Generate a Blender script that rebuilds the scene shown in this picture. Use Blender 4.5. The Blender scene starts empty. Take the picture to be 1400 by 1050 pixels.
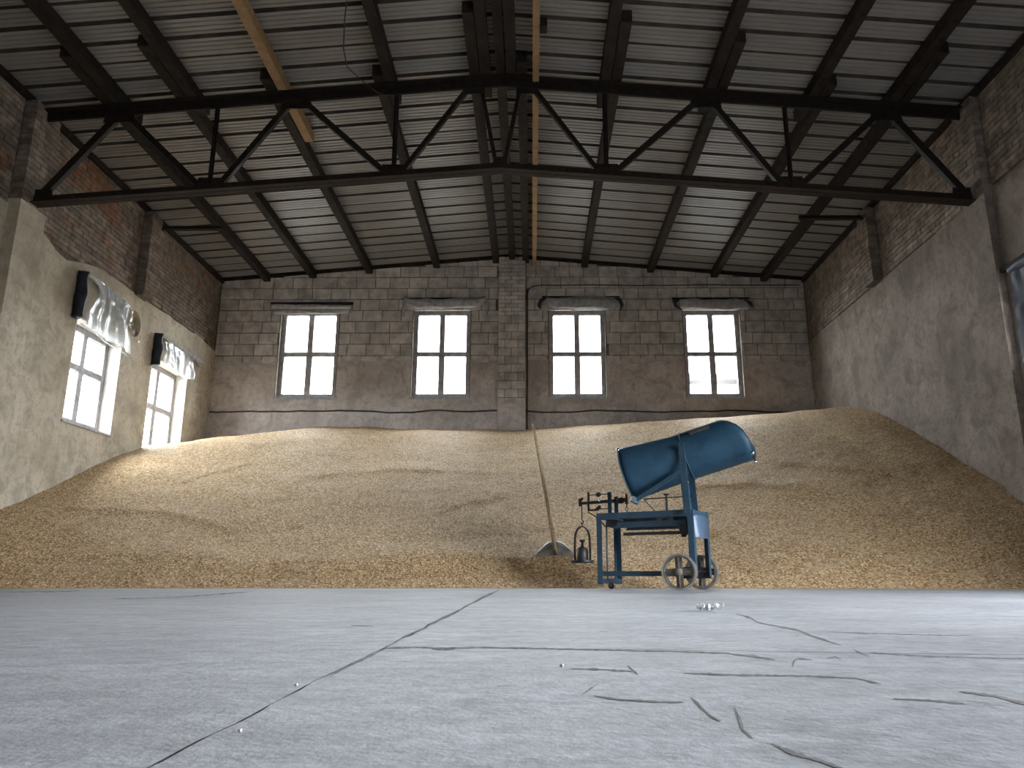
import bpy, bmesh, math, random
from mathutils import Vector, Matrix, noise
random.seed(7)
PI = math.pi
C = bpy.context.scene.collection
S = bpy.context.scene

# ------------------------------------------------------------------ camera
FPX, CX, CY, HCAM = 1050.0, 722.0, 525.0, 0.125
PITCH = math.atan(262 / 1050)
YAW = math.atan(5 / (1050 / math.cos(PITCH)))
cam = bpy.data.cameras.new('camera')
cam.sensor_width = 36.0
cam.lens = 36.0 * FPX / 1400
cam.shift_x = -(CX - 700) / 1400
cam.clip_start = 0.02
camo = bpy.data.objects.new('camera', cam)
camo.location = (0, 0, HCAM)
camo.rotation_euler = (PI / 2 + PITCH, 0, YAW)
C.objects.link(camo)
S.camera = camo

def ray(x, y):
    a = (x - CX) / FPX; b = (CY - y) / FPX
    d = (a, math.cos(PITCH) - b * math.sin(PITCH), math.sin(PITCH) + b * math.cos(PITCH))
    c, s = math.cos(YAW), math.sin(YAW)
    return Vector((c * d[0] - s * d[1], s * d[0] + c * d[1], d[2]))
def at_z(x, y, z):
    d = ray(x, y)
    return Vector((0, 0, HCAM)) + d * ((z - HCAM) / d.z)

# ------------------------------------------------------------------ sky and exposure
SKY = 1.0
w = bpy.data.worlds.new('overcast_sky')
S.world = w
w.use_nodes = True
wn = w.node_tree
bg = wn.nodes['Background']
tc = wn.nodes.new('ShaderNodeTexCoord')
sx = wn.nodes.new('ShaderNodeSeparateXYZ')
rp = wn.nodes.new('ShaderNodeValToRGB')
wn.links.new(tc.outputs['Generated'], sx.inputs[0])
wn.links.new(sx.outputs['Z'], rp.inputs[0])
wn.links.new(rp.outputs[0], bg.inputs[0])
rp.color_ramp.elements[0].position = 0.0
rp.color_ramp.elements[0].color = (0.88, 0.91, 0.96, 1)
rp.color_ramp.elements[1].position = 1.0
rp.color_ramp.elements[1].color = (0.95, 0.97, 1.0, 1)
bg.inputs[1].default_value = SKY
S.view_settings.view_transform = 'Standard'
S.view_settings.look = 'None'
S.view_settings.gamma = 1
S.view_settings.use_curve_mapping = False
S.view_settings.exposure = 5.68

# room: X from wall to wall, Y into depth
XL, XR, YB, YF = -6.45, 5.65, 15.0, -4.5
RX, RZ, RS = -0.40, 6.66, 0.085            # ridge x, underside height, slope
def roof(x): return RZ - RS * abs(x - RX)
def at_ledge(y): return 0
BACKW = [(-5.10, -4.01), (-2.37, -1.31), (0.415, 1.455), (3.17, 4.22)]
BZ0, BZ1 = 3.655, 5.40
LEFTW = [(10.39, 11.50, 2.28, 3.64), (12.62, 13.84, 2.20, 3.70)]
RIGHTW = [(7.25, 8.42, 2.60, 3.62)]
GATE = (0.2, 3.8, -0.05, 3.3)               # big open gateway in the right wall (y0, y1, z0, z1)

def portal(name, loc, sx_, sy_, rot):
    l = bpy.data.lights.new(name, 'AREA')
    l.shape = 'RECTANGLE'; l.size = sx_; l.size_y = sy_; l.energy = 1
    l.cycles.is_portal = True
    o = bpy.data.objects.new(name, l); o.location = loc; o.rotation_euler = rot
    C.objects.link(o)
for i, (a, b) in enumerate(BACKW):
    portal('daylight_portal', ((a + b) / 2, YB + .42, (BZ0 + BZ1) / 2), b - a + .3, BZ1 - BZ0 + .3, (-PI / 2, 0, 0))
for a, b, c, d in LEFTW:
    portal('daylight_portal', (XL - .48, (a + b) / 2, (c + d) / 2), d - c + .3, b - a + .3, (0, -PI / 2, 0))
portal('daylight_portal', (XR + .48, (GATE[0] + GATE[1]) / 2, GATE[3] / 2), GATE[3] + .1, GATE[1] - GATE[0] + .1, (0, PI / 2, 0))

# ------------------------------------------------------------------ materials
def newmat(name):
    m = bpy.data.materials.new(name); m.use_nodes = True
    nt = m.node_tree; nt.nodes.clear()
    out = nt.nodes.new('ShaderNodeOutputMaterial')
    p = nt.nodes.new('ShaderNodeBsdfPrincipled')
    nt.links.new(p.outputs[0], out.inputs[0])
    return m, nt, p, out
def N(nt, t, **kw):
    n = nt.nodes.new(t)
    for k, v in kw.items():
        if k in n.inputs: n.inputs[k].default_value = v
        else: setattr(n, k, v)
    return n
def ramp(nt, src, stops):
    r = nt.nodes.new('ShaderNodeValToRGB')
    e = r.color_ramp.elements
    while len(e) < len(stops): e.new(0.5)
    for i, (pos, col) in enumerate(stops):
        e[i].position = pos
        e[i].color = (col, col, col, 1) if isinstance(col, (int, float)) else (*col, 1)
    nt.links.new(src, r.inputs[0])
    return r.outputs[0]
def mixc(nt, fac, a, b, mode='MIX'):
    m = nt.nodes.new('ShaderNodeMix'); m.data_type = 'RGBA'; m.blend_type = mode
    for k, v in ((0, fac), (6, a), (7, b)):
        if isinstance(v, (int, float)): m.inputs[k].default_value = v
        elif isinstance(v, tuple): m.inputs[k].default_value = (*v, 1)
        else: nt.links.new(v, m.inputs[k])
    return m.outputs[2]
def coord(nt, scale=(1, 1, 1), obj=True):
    t = nt.nodes.new('ShaderNodeTexCoord'); mp = nt.nodes.new('ShaderNodeMapping')
    nt.links.new(t.outputs['Object' if obj else 'Generated'], mp.inputs[0])
    mp.inputs['Scale'].default_value = scale
    return mp.outputs[0]
def geo_pos(nt, scale=(1, 1, 1)):
    t = nt.nodes.new('ShaderNodeNewGeometry'); mp = nt.nodes.new('ShaderNodeMapping')
    nt.links.new(t.outputs['Position'], mp.inputs[0])
    mp.inputs['Scale'].default_value = scale
    return mp.outputs[0]
def nz(nt, vec, scale, detail=6, rough=.6, dist=0.0):
    n = N(nt, 'ShaderNodeTexNoise', Scale=scale, Detail=detail, Roughness=rough, Distortion=dist)
    nt.links.new(vec, n.inputs['Vector'])
    return n.outputs[0]
def bump(nt, p, h, strength, dist):
    b = N(nt, 'ShaderNodeBump', Strength=strength, Distance=dist)
    nt.links.new(h, b.inputs['Height']); nt.links.new(b.outputs[0], p.inputs['Normal'])
    return b
MATS = {}
def simple(name, c1, c2, scale=8, rough=.6, metal=0, bstr=.2, bdist=.003, spec=.4, rnd=0):
    m, nt, p, out = newmat(name)
    v = geo_pos(nt) if rnd else coord(nt)
    n = nz(nt, v, scale)
    col = ramp(nt, n, [(.35, c1), (.68, c2)])
    if rnd:
        oi = nt.nodes.new('ShaderNodeObjectInfo')
        col = mixc(nt, 1.0, col, ramp(nt, oi.outputs['Random'], [(0, 1 - rnd), (1, 1 + rnd)]), 'MULTIPLY')
    nt.links.new(col, p.inputs['Base Color'])
    p.inputs['Roughness'].default_value = rough
    p.inputs['Metallic'].default_value = metal
    p.inputs['Specular IOR Level'].default_value = spec
    bump(nt, p, nz(nt, v, scale * 5), bstr, bdist)
    MATS[name] = m
    return m

def plaster(name, base, dark, light, coarse=(1, 1, 1)):
    m, nt, p, out = newmat(name)
    v = geo_pos(nt)
    a = ramp(nt, nz(nt, v, .9, 8, .65, .4), [(.3, dark), (.5, base), (.72, light)])
    st = ramp(nt, nz(nt, geo_pos(nt, (3, 3, .45)), 1.3, 6, .7), [(.52, 0.0), (.72, .55)])   # rain streaks
    col = mixc(nt, st, a, tuple(.62 * x for x in base))
    bl = ramp(nt, nz(nt, v, 3.2, 7, .72, .6), [(.36, .75), (.52, 0.0)])
    col = mixc(nt, bl, col, dark)
    sp = ramp(nt, nz(nt, v, 11, 6, .75), [(.33, .7), (.5, 0.0)])
    col = mixc(nt, sp, col, dark)
    nt.links.new(col, p.inputs['Base Color'])
    p.inputs['Roughness'].default_value = .92
    p.inputs['Specular IOR Level'].default_value = .15
    h = mixc(nt, .5, nz(nt, v, 5, 8, .7), nz(nt, v, 38, 4, .6))
    bump(nt, p, h, .55, .03)
    MATS[name] = m
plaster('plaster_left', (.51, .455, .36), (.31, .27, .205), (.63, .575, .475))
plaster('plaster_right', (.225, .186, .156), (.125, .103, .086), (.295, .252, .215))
plaster('plaster_back', (.47, .415, .385), (.28, .24, .22), (.62, .565, .53))
simple('mortar', (.11, .095, .08), (.20, .175, .15), 14, .95, bstr=.6, bdist=.01, spec=.1)
simple('brick_white', (.14, .11, .088), (.28, .232, .193), 7, .93, bstr=.5, bdist=.006, spec=.1, rnd=.22)
simple('brick_red', (.17, .085, .052), (.28, .175, .12), 7, .93, bstr=.5, bdist=.006, spec=.1, rnd=.2)
simple('block', (.31, .285, .265), (.55, .51, .48), 5, .93, bstr=.5, bdist=.008, spec=.1, rnd=.14)
simple('steel', (.006, .0045, .0035), (.017, .011, .008), 12, .65, bstr=.3, spec=.3)
simple('steel_rust', (.012, .008, .0065), (.030, .018, .013), 14, .75, bstr=.3, spec=.25)
simple('old_timber', (.010, .0075, .0055), (.026, .019, .014), 9, .8, bstr=.4, spec=.2)
simple('new_timber', (.22, .135, .065), (.33, .215, .11), 6, .7, bstr=.25, spec=.25)
simple('reveal_white', (.62, .59, .54), (.80, .77, .72), 9, .9, bstr=.3, spec=.1)
simple('window_wood', (.24, .23, .235), (.42, .41, .42), 10, .6, bstr=.2, spec=.3)
simple('blue_paint', (.012, .042, .075), (.021, .063, .105), 7, .55, bstr=.12, spec=.3)
simple('blue_frame', (.018, .050, .085), (.035, .078, .12), 9, .5, bstr=.15, spec=.45)
simple('blue_sky_lit', (.055, .10, .175), (.095, .15, .235), 9, .4, bstr=.1, spec=.5)  # the cart's blue paint, with reflected sky light put into the colour
simple('black_iron', (.012, .013, .016), (.032, .033, .038), 14, .5, bstr=.2, spec=.5)
simple('bare_iron', (.10, .095, .09), (.17, .16, .15), 14, .45, metal=.6, bstr=.2)
simple('wheel_iron', (.10, .092, .080), (.19, .175, .155), 16, .65, bstr=.3, spec=.35)
simple('wheel_edge', (.32, .32, .31), (.5, .5, .49), 16, .4, metal=.7, bstr=.1)
simple('chrome', (.6, .6, .6), (.8, .8, .8), 5, .12, metal=1, bstr=0)
simple('handle_wood', (.30, .215, .115), (.47, .36, .21), 20, .55, bstr=.15, spec=.35)
simple('blade_metal', (.20, .19, .165), (.38, .37, .34), 9, .45, metal=.4, bstr=.2)
simple('grey_cloth', (.24, .235, .235), (.42, .415, .415), 9, .85, bstr=.4, bdist=.01, spec=.2)
simple('dark_tarp', (.012, .016, .025), (.03, .037, .052), 9, .6, bstr=.3, spec=.4)
simple('cable_black', (.03, .027, .024), (.07, .062, .055), 9, .7, spec=.3)
simple('crack_dirt', (.12, .12, .12), (.21, .21, .21), 25, .95, spec=.1)
simple('pebble_white', (.45, .44, .41), (.62, .61, .58), 25, .9, spec=.05)
simple('outside_ground', (.09, .09, .08), (.15, .145, .135), .5, .95, spec=.1)
simple('render_white', (.62, .6, .57), (.75, .73, .70), .8, .9, spec=.1)
simple('fascia', (.022, .013, .011), (.032, .020, .017), 2, .8)
simple('soffit', (.025, .024, .023), (.035, .034, .033), 2, .8)
simple('house_glass', (.10, .11, .12), (.16, .17, .18), 1, .2)

# roof sheet: white coated steel with grime
m, nt, p, out = newmat('roof_sheet')
v = geo_pos(nt)
col = ramp(nt, nz(nt, v, .8, 6, .6), [(.3, (.155, .145, .135)), (.7, (.255, .24, .225))])
col = mixc(nt, ramp(nt, nz(nt, geo_pos(nt, (.35, 5, 1)), 2.2, 5, .7), [(.52, 0.0), (.75, .45)]), col, (.20, .15, .12))
nt.links.new(col, p.inputs['Base Color'])
p.inputs['Roughness'].default_value = .42; p.inputs['Specular IOR Level'].default_value = .5
bump(nt, p, nz(nt, v, 20), .08, .004)
MATS['roof_sheet'] = m

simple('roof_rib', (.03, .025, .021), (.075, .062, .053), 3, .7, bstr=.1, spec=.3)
# concrete
m, nt, p, out = newmat('concrete')
v = geo_pos(nt)
a = ramp(nt, nz(nt, v, 1.1, 8, .65, .3), [(.3, (.255, .268, .293)), (.55, (.33, .347, .376)), (.75, (.40, .417, .442))])
fine = mixc(nt, 1.0, ramp(nt, nz(nt, v, 28, 6, .75), [(.32, .66), (.55, 1.0), (.75, 1.12)]), ramp(nt, nz(nt, geo_pos(nt, (1, 1.5, 1)), 7, 7, .7, .4), [(.34, .76), (.52, 1.0), (.72, 1.1)]), 'MULTIPLY')
col = mixc(nt, 1.0, a, fine, 'MULTIPLY')
str_ = ramp(nt, nz(nt, geo_pos(nt, (.9, 2.6, 1)), 2.4, 7, .7, .6), [(.47, 0.0), (.66, .65)])
col = mixc(nt, str_, col, (.24, .25, .265))
sp = nt.nodes.new('ShaderNodeTexVoronoi'); sp.inputs['Scale'].default_value = 60
nt.links.new(v, sp.inputs['Vector'])
col = mixc(nt, ramp(nt, sp.outputs['Distance'], [(.0, .55), (.10, 0.0)]), col, (.20, .20, .20))
nt.links.new(col, p.inputs['Base Color'])
p.inputs['Roughness'].default_value = .62; p.inputs['Specular IOR Level'].default_value = .35
bump(nt, p, mixc(nt, .6, nz(nt, v, 12, 8, .7), nz(nt, v, 90, 4, .6)), .35, .006)
MATS['concrete'] = m

# grain
m, nt, p, out = newmat('grain')
v = geo_pos(nt)
vo = nt.nodes.new('ShaderNodeTexVoronoi'); vo.inputs['Scale'].default_value = 62
nt.links.new(v, vo.inputs['Vector'])
rgb = nt.nodes.new('ShaderNodeSeparateColor'); nt.links.new(vo.outputs['Color'], rgb.inputs[0])
col = ramp(nt, rgb.outputs[0], [(.0, (.20, .115, .05)), (.35, (.41, .275, .14)), (.7, (.58, .415, .235)), (1.0, (.80, .635, .43))])
big = ramp(nt, nz(nt, v, .7, 5, .6), [(.35, (.88, .86, .84)), (.65, (1.06, 1.06, 1.04))])
col = mixc(nt, 1.0, col, big, 'MULTIPLY')
chaff = ramp(nt, nz(nt, geo_pos(nt, (.8, 1.6, 1.6)), 2.2, 7, .7, .5), [(.50, 0.0), (.70, .35)])
col = mixc(nt, chaff, col, (.66, .54, .40))
nt.links.new(col, p.inputs['Base Color'])
p.inputs['Roughness'].default_value = .75; p.inputs['Specular IOR Level'].default_value = .25
h = mixc(nt, .55, vo.outputs['Distance'], nz(nt, v, 22, 6, .7))
bump(nt, p, h, .9, .025)
MATS['grain'] = m
simple('kernel', (.34, .23, .11), (.60, .47, .28), 300, .6, bstr=0)

# clear film
m, nt, p, out = newmat('clear_film')
v = coord(nt)
tr = N(nt, 'ShaderNodeBsdfTransparent'); tr.inputs[0].default_value = (.93, .95, .96, 1)
gl = N(nt, 'ShaderNodeBsdfGlossy'); gl.inputs[0].default_value = (.9, .92, .94, 1); gl.inputs['Roughness'].default_value = .22
tl = N(nt, 'ShaderNodeBsdfTranslucent'); tl.inputs[0].default_value = (.75, .77, .78, 1)
df = N(nt, 'ShaderNodeBsdfDiffuse'); df.inputs[0].default_value = (.55, .57, .58, 1)
s1 = nt.nodes.new('ShaderNodeMixShader'); s2 = nt.nodes.new('ShaderNodeMixShader'); s3 = nt.nodes.new('ShaderNodeMixShader')
nt.links.new(tl.outputs[0], s1.inputs[1]); nt.links.new(df.outputs[0], s1.inputs[2]); s1.inputs[0].default_value = .55
nt.links.new(tr.outputs[0], s2.inputs[1]); nt.links.new(s1.outputs[0], s2.inputs[2])
nt.links.new(ramp(nt, nz(nt, v, 5, 5, .7), [(.3, .38), (.7, .72)]), s2.inputs[0])
nt.links.new(s2.outputs[0], s3.inputs[1]); nt.links.new(gl.outputs[0], s3.inputs[2]); s3.inputs[0].default_value = .14
b = N(nt, 'ShaderNodeBump', Strength=.5, Distance=.01); nt.links.new(nz(nt, v, 14, 4), b.inputs['Height'])
nt.links.new(b.outputs[0], gl.inputs['Normal'])
nt.links.new(s3.outputs[0], out.inputs[0]); nt.nodes.remove(p)
MATS['clear_film'] = m
# window glass, a little dusty
m, nt, p, out = newmat('glass')
tr = N(nt, 'ShaderNodeBsdfTransparent'); tr.inputs[0].default_value = (.93, .95, .95, 1)
gl = N(nt, 'ShaderNodeBsdfGlossy'); gl.inputs['Roughness'].default_value = .05
df = N(nt, 'ShaderNodeBsdfTranslucent'); df.inputs[0].default_value = (.7, .7, .7, 1)
s1 = nt.nodes.new('ShaderNodeMixShader'); s2 = nt.nodes.new('ShaderNodeMixShader')
nt.links.new(tr.outputs[0], s1.inputs[1]); nt.links.new(df.outputs[0], s1.inputs[2])
nt.links.new(ramp(nt, nz(nt, geo_pos(nt), 3.0), [(.4, .005), (.75, .04)]), s1.inputs[0])
nt.links.new(s1.outputs[0], s2.inputs[1]); nt.links.new(gl.outputs[0], s2.inputs[2]); s2.inputs[0].default_value = .05
nt.links.new(s2.outputs[0], out.inputs[0]); nt.nodes.remove(p)
MATS['glass'] = m

# ------------------------------------------------------------------ mesh helpers
class MB:
    def __init__(self): self.v = []; self.f = []
    def add(self, vs, fs):
        n = len(self.v); self.v += [tuple(x) for x in vs]; self.f += [tuple(i + n for i in q) for q in fs]
        return self
    def box(self, x0, x1, y0, y1, z0, z1):
        return self.add([(x0, y0, z0), (x1, y0, z0), (x1, y1, z0), (x0, y1, z0), (x0, y0, z1), (x1, y0, z1), (x1, y1, z1), (x0, y1, z1)],
                        [(3, 2, 1, 0), (4, 5, 6, 7), (0, 1, 5, 4), (1, 2, 6, 5), (2, 3, 7, 6), (3, 0, 4, 7)])
    def hexa(self, v8):
        return self.add(v8, [(3, 2, 1, 0), (4, 5, 6, 7), (0, 1, 5, 4), (1, 2, 6, 5), (2, 3, 7, 6), (3, 0, 4, 7)])
    def bar(self, a, b, w_, h_, up=(0, 0, 1), off=(0, 0)):
        a = Vector(a); b = Vector(b); d = (b - a).normalized(); u = Vector(up)
        s = d.cross(u)
        if s.length < 1e-5: s = d.cross(Vector((0, 1, 0)))
        s.normalize(); t = s.cross(d).normalized()
        q = []
        for p_ in (a, b):
            for i, j in ((-1, -1), (1, -1), (1, 1), (-1, 1)):
                q.append(p_ + s * (i * w_ / 2 + off[0]) + t * (j * h_ / 2 + off[1]))
        return self.add(q, [(3, 2, 1, 0), (4, 5, 6, 7), (0, 1, 5, 4), (1, 2, 6, 5), (2, 3, 7, 6), (3, 0, 4, 7)])
    def angle(self, a, b, w_, h_, t_=.012, up=(0, 0, 1), flip=1):
        # two legs of an angle iron: upright web and bottom flange
        self.bar(a, b, t_, h_, up)
        return self.bar(a, b, w_, t_, up, (flip * w_ / 2, -h_ / 2 + t_ / 2))
    def tube(self, pts, r, n=8, cap=True, ry=None):
        pts = [Vector(p_) for p_ in pts]; rings = []
        prev = None
        for i, p_ in enumerate(pts):
            d = (pts[min(i + 1, len(pts) - 1)] - pts[max(i - 1, 0)]).normalized()
            if prev is None:
                s = d.cross(Vector((0, 0, 1)))
                if s.length < 1e-3: s = d.cross(Vector((1, 0, 0)))
            else:
                s = prev - d * prev.dot(d)
            s.normalize(); prev = s; t = d.cross(s)
            rr = r[i] if isinstance(r, (list, tuple)) else r
            rings.append([p_ + s * rr * math.cos(2 * PI * k / n) + t * rr * math.sin(2 * PI * k / n) for k in range(n)])
        vs = [q for g in rings for q in g]; fs = []
        for i in range(len(rings) - 1):
            for k in range(n):
                a = i * n + k; b_ = i * n + (k + 1) % n
                fs.append((a, b_, b_ + n, a + n))
        if cap:
            fs.append(tuple(range(n - 1, -1, -1))); fs.append(tuple(range((len(rings) - 1) * n, len(rings) * n)))
        return self.add(vs, fs)
    def lathe(self, prof, c=(0, 0, 0), n=16, axis='Z'):
        vs = []; fs = []
        for r, z in prof:
            for k in range(n):
                x, y = r * math.cos(2 * PI * k / n), r * math.sin(2 * PI * k / n)
                q = (x, y, z) if axis == 'Z' else ((x, z, y) if axis == 'Y' else (z, x, y))
                vs.append((q[0] + c[0], q[1] + c[1], q[2] + c[2]))
        for i in range(len(prof) - 1):
            for k in range(n):
                a = i * n + k; b_ = i * n + (k + 1) % n
                fs.append((a, b_, b_ + n, a + n))
        if prof[0] != prof[-1]:
            fs.append(tuple(range(n - 1, -1, -1))); fs.append(tuple(range((len(prof) - 1) * n, len(prof) * n)))
        return self.add(vs, fs)
    def mesh(self, name, mat, smooth=False):
        me = bpy.data.meshes.new(name); me.from_pydata(self.v, [], self.f)
        bm = bmesh.new(); bm.from_mesh(me); bmesh.ops.recalc_face_normals(bm, faces=bm.faces); bm.to_mesh(me); bm.free()
        if smooth:
            for q in me.polygons: q.use_smooth = True
        if mat: me.materials.append(MATS[mat])
        return me
    def build(self, name, mat, parent=None, smooth=False):
        return link(name, self.mesh(name, mat, smooth), parent)
def link(name, data, parent=None):
    o = bpy.data.objects.new(name, data); C.objects.link(o)
    if parent: o.parent = parent
    return o
def empty(name, loc=(0, 0, 0), rz=0):
    o = bpy.data.objects.new(name, None); o.location = loc; o.rotation_euler.z = rz; o.empty_display_size = .1
    C.objects.link(o)
    return o
def tag(o, label, cat, group=None, kind=None):
    o['label'] = label; o['category'] = cat
    if group: o['group'] = group
    if kind: o['kind'] = kind
    return o
def shade_auto(o, ang=40):
    for q in o.data.polygons: q.use_smooth = True
    md = o.modifiers.new('edge', 'EDGE_SPLIT'); md.split_angle = math.radians(ang)
def bevel(o, wd=.004, seg=2):
    md = o.modifiers.new('bevel', 'BEVEL'); md.width = wd; md.segments = seg; md.limit_method = 'ANGLE'
def nz1(x, s=0.0): return noise.noise(Vector((x, s, 3.7)))

# ------------------------------------------------------------------ outside
g = MB().box(-70, 70, YB + .5, 110, -.3, -.05).box(-70, XL - .5, -60, YB + .5, -.3, -.05).box(XR + .5, 70, -60, YB + .5, -.3, -.05).box(XL - .5, XR + .5, -60, YF - .4, -.3, -.05)
tag(g.build('outside_ground', 'outside_ground'), 'pale bare ground outside around the hall', 'ground', kind='structure')

hb = empty('neighbouring_house', (11.5, 31, -.05))
tag(hb, 'pale rendered house with brown eaves seen through the back windows', 'building')
MB().box(-6.2, 12, 0, 9, 0, 7.9).build('wall', 'render_white', hb)
MB().hexa([(-6.9, -.7, 8.15), (12.7, -.7, 8.15), (12.7, 9.7, 8.15), (-6.9, 9.7, 8.15), (-6.9, 3.6, 9.6), (12.7, 3.6, 9.6), (12.7, 5.4, 9.6), (-6.9, 5.4, 9.6)]).build('roof', 'render_white', hb)
MB().box(-6.9, 12.7, -.72, -.66, 7.9, 8.15).build('fascia_board', 'fascia', hb)
MB().box(-6.9, 12.7, -.66, 0, 7.9, 7.96).build('soffit', 'soffit', hb)
for k in range(5):
    wx = -4.6 + k * 3.4
    wo = MB().box(wx, wx + 1.3, -.04, .02, 4.3, 6.0).build('window', 'window_wood', hb)
    MB().box(wx + .1, wx + 1.2, -.05, 0, 4.4, 5.9).build('pane', 'house_glass', wo)

# ------------------------------------------------------------------ walls
def cells(us, zs, holes):
    us = sorted(set(us)); zs = sorted(set(zs))
    for i in range(len(us) - 1):
        for j in range(len(zs) - 1):
            uc = (us[i] + us[i + 1]) / 2; zc = (zs[j] + zs[j + 1]) / 2
            if any(a < uc < b and c < zc < d for a, b, c, d in holes): continue
            yield us[i], us[i + 1], zs[j], zs[j + 1]
MG = .07
bh = [(a - MG, b + MG, BZ0 - MG, BZ1 + MG) for a, b in BACKW]
lh = [(a - MG, b + MG, c - MG, d + MG) for a, b, c, d in LEFTW] + [(11.62, 12.06, 3.84, 4.33)]
rh = [(a - MG, b + MG, c - MG, d + MG) for a, b, c, d in RIGHTW] + [GATE]

def coat(mb, holes, u0, u1, top, step, place):
    """plaster coat as boxes with a ragged top edge. place(u,z)->(front, back) points"""
    cuts = {u0, u1}
    for a, b, c, d in holes:
        if u0 < a < u1: cuts.add(a)
        if u0 < b < u1: cuts.add(b)
    base = sorted(cuts); us = []
    for i in range(len(base) - 1):
        n = max(1, int((base[i + 1] - base[i]) / step))
        us += [base[i] + (base[i + 1] - base[i]) * k / n for k in range(n)]
    us.append(u1)
    for i in range(len(us) - 1):
        a, b = us[i], us[i + 1]; m_ = (a + b) / 2
        spans = [[0.0, None]]
        for h in holes:
            if h[0] < m_ < h[1]:
                if h[2] < top(m_):
                    last = spans.pop(); spans.append([last[0], h[2]])
                    if h[3] < top(m_): spans.append([h[3], None])
        for lo, hi in spans:
            if hi is not None and hi - lo < .01: continue
            za, zb_ = (hi, hi) if hi is not None else (top(a), top(b))
            q = [place(a, lo), place(b, lo), place(a, za), place(b, zb_)]
            mb.hexa([q[0][0], q[1][0], q[1][1], q[0][1], q[2][0], q[3][0], q[3][1], q[2][1]])

# back wall
wb = MB()
us = [XL - .45, XR + .45] + [x for h in bh for x in h[:2]]
zs = [-.05, 5.95] + [x for h in bh for x in h[2:]]
for a, b, c, d in cells(us, zs, bh): wb.box(a, b, YB + .02, YB + .40, c, d)
for xa, xb in ((XL - .45, RX), (RX, XR + .45)):
    wb.hexa([(xa, YB + .02, 5.95), (xb, YB + .02, 5.95), (xb, YB + .40, 5.95), (xa, YB + .40, 5.95),
             (xa, YB + .02, roof(xa) - .01), (xb, YB + .02, roof(xb) - .01), (xb, YB + .40, roof(xb) - .01), (xa, YB + .40, roof(xa) - .01)])
wall_back = wb.build('wall_back', 'mortar')
tag(wall_back, 'end wall of whitewashed concrete blocks with four windows', 'wall', kind='structure')
def btop(x): return 4.42 + .16 * nz1(x * .55, 2) + .05 * nz1(x * 3, 5)
pc = MB()
coat(pc, bh, XL, XR, btop, .12, lambda u, z: ((u, YB - .006 + .006 * nz1(u * 2, z), z), (u, YB + .03, z)))
pc.build('plaster_coat', 'plaster_back', wall_back)
def cutx(a, b, holes):
    iv = [(a, b)]
    for c, d in holes:
        nv = []
        for p_, q in iv:
            if d <= p_ or c >= q: nv.append((p_, q)); continue
            if c - p_ > .03: nv.append((p_, c))
            if q - d > .03: nv.append((d, q))
        iv = nv
    return iv
unit = MB().box(-.5, .5, -.5, .5, -.5, .5).mesh('block', 'block')
unit_bricks = {k: MB().box(-.5, .5, -.5, .5, -.5, .5).mesh('brick', k) for k in ('brick_white', 'brick_red')}
def piece(name, me, loc, size, parent, rot=0):
    o = link(name, me, parent); o.location = loc; o.scale = size
    if rot: o.rotation_euler.y = rot
    return o
PIL = (-.68, -.12)
blocks = []
row, z = 0, 4.22
while z < 6.7:
    hgt = .242
    x = XL - (.0 if row % 2 else .22)
    while x < XR:
        L = random.choice((.40, .40, .40, .39, .30, .52))
        a, b = max(x, XL + .005), min(x + L, XR - .005)
        hs = [(h[0], h[1]) for h in bh if z + hgt > h[2] + .06 and z < h[3] - .06] + [PIL]
        for p_, q in cutx(a, b, hs):
            top = min(z + hgt, roof(p_) - .03, roof(q) - .03)
            bot = max(z, btop((p_ + q) / 2) - .09)
            if top - bot > .05 and q - p_ > .05: blocks.append((p_ + .008, q - .008, bot + .008, top - .008))
        x += L
    z += hgt; row += 1
blocks.sort(key=lambda b: -(b[1] - b[0]) * (b[3] - b[2]))
rest = MB()
for i, (a, b, c, d) in enumerate(blocks):
    pr = random.uniform(.0, .012)
    if i < 300: piece('block', unit, ((a + b) / 2, YB + .04 - pr - .02, (c + d) / 2), (b - a, .06, d - c), wall_back, random.uniform(-.006, .006))
    else: rest.box(a, b, YB - .01 - pr, YB + .03, c, d)
if rest.v:
    o = rest.build('blockwork', 'block', wall_back); o['kind'] = 'stuff'
# brick pier in the middle of the end wall
pier = MB().box(PIL[0] + .01, PIL[1] - .01, YB - .115, YB + .02, 0, 6.5).build('pier', 'mortar', wall_back)
MB().box(PIL[0], PIL[1], YB - .13, YB + .02, 0, 3.55).build('pier_render', 'plaster_back', pier)
z = 3.56; row = 0
while z < 6.5:
    xs = [PIL[0], PIL[0] + .27, PIL[1]] if row % 2 else [PIL[0], PIL[0] + .14, PIL[0] + .41, PIL[1]]
    hgt = .086 if z > 5.2 else .172
    for a, b in zip(xs[:-1], xs[1:]):
        piece('brick', unit, ((a + b) / 2, YB - .06 - random.uniform(0, .006), z + hgt / 2), (b - a - .012, .135, hgt - .011), pier)
    z += hgt; row += 1

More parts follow.
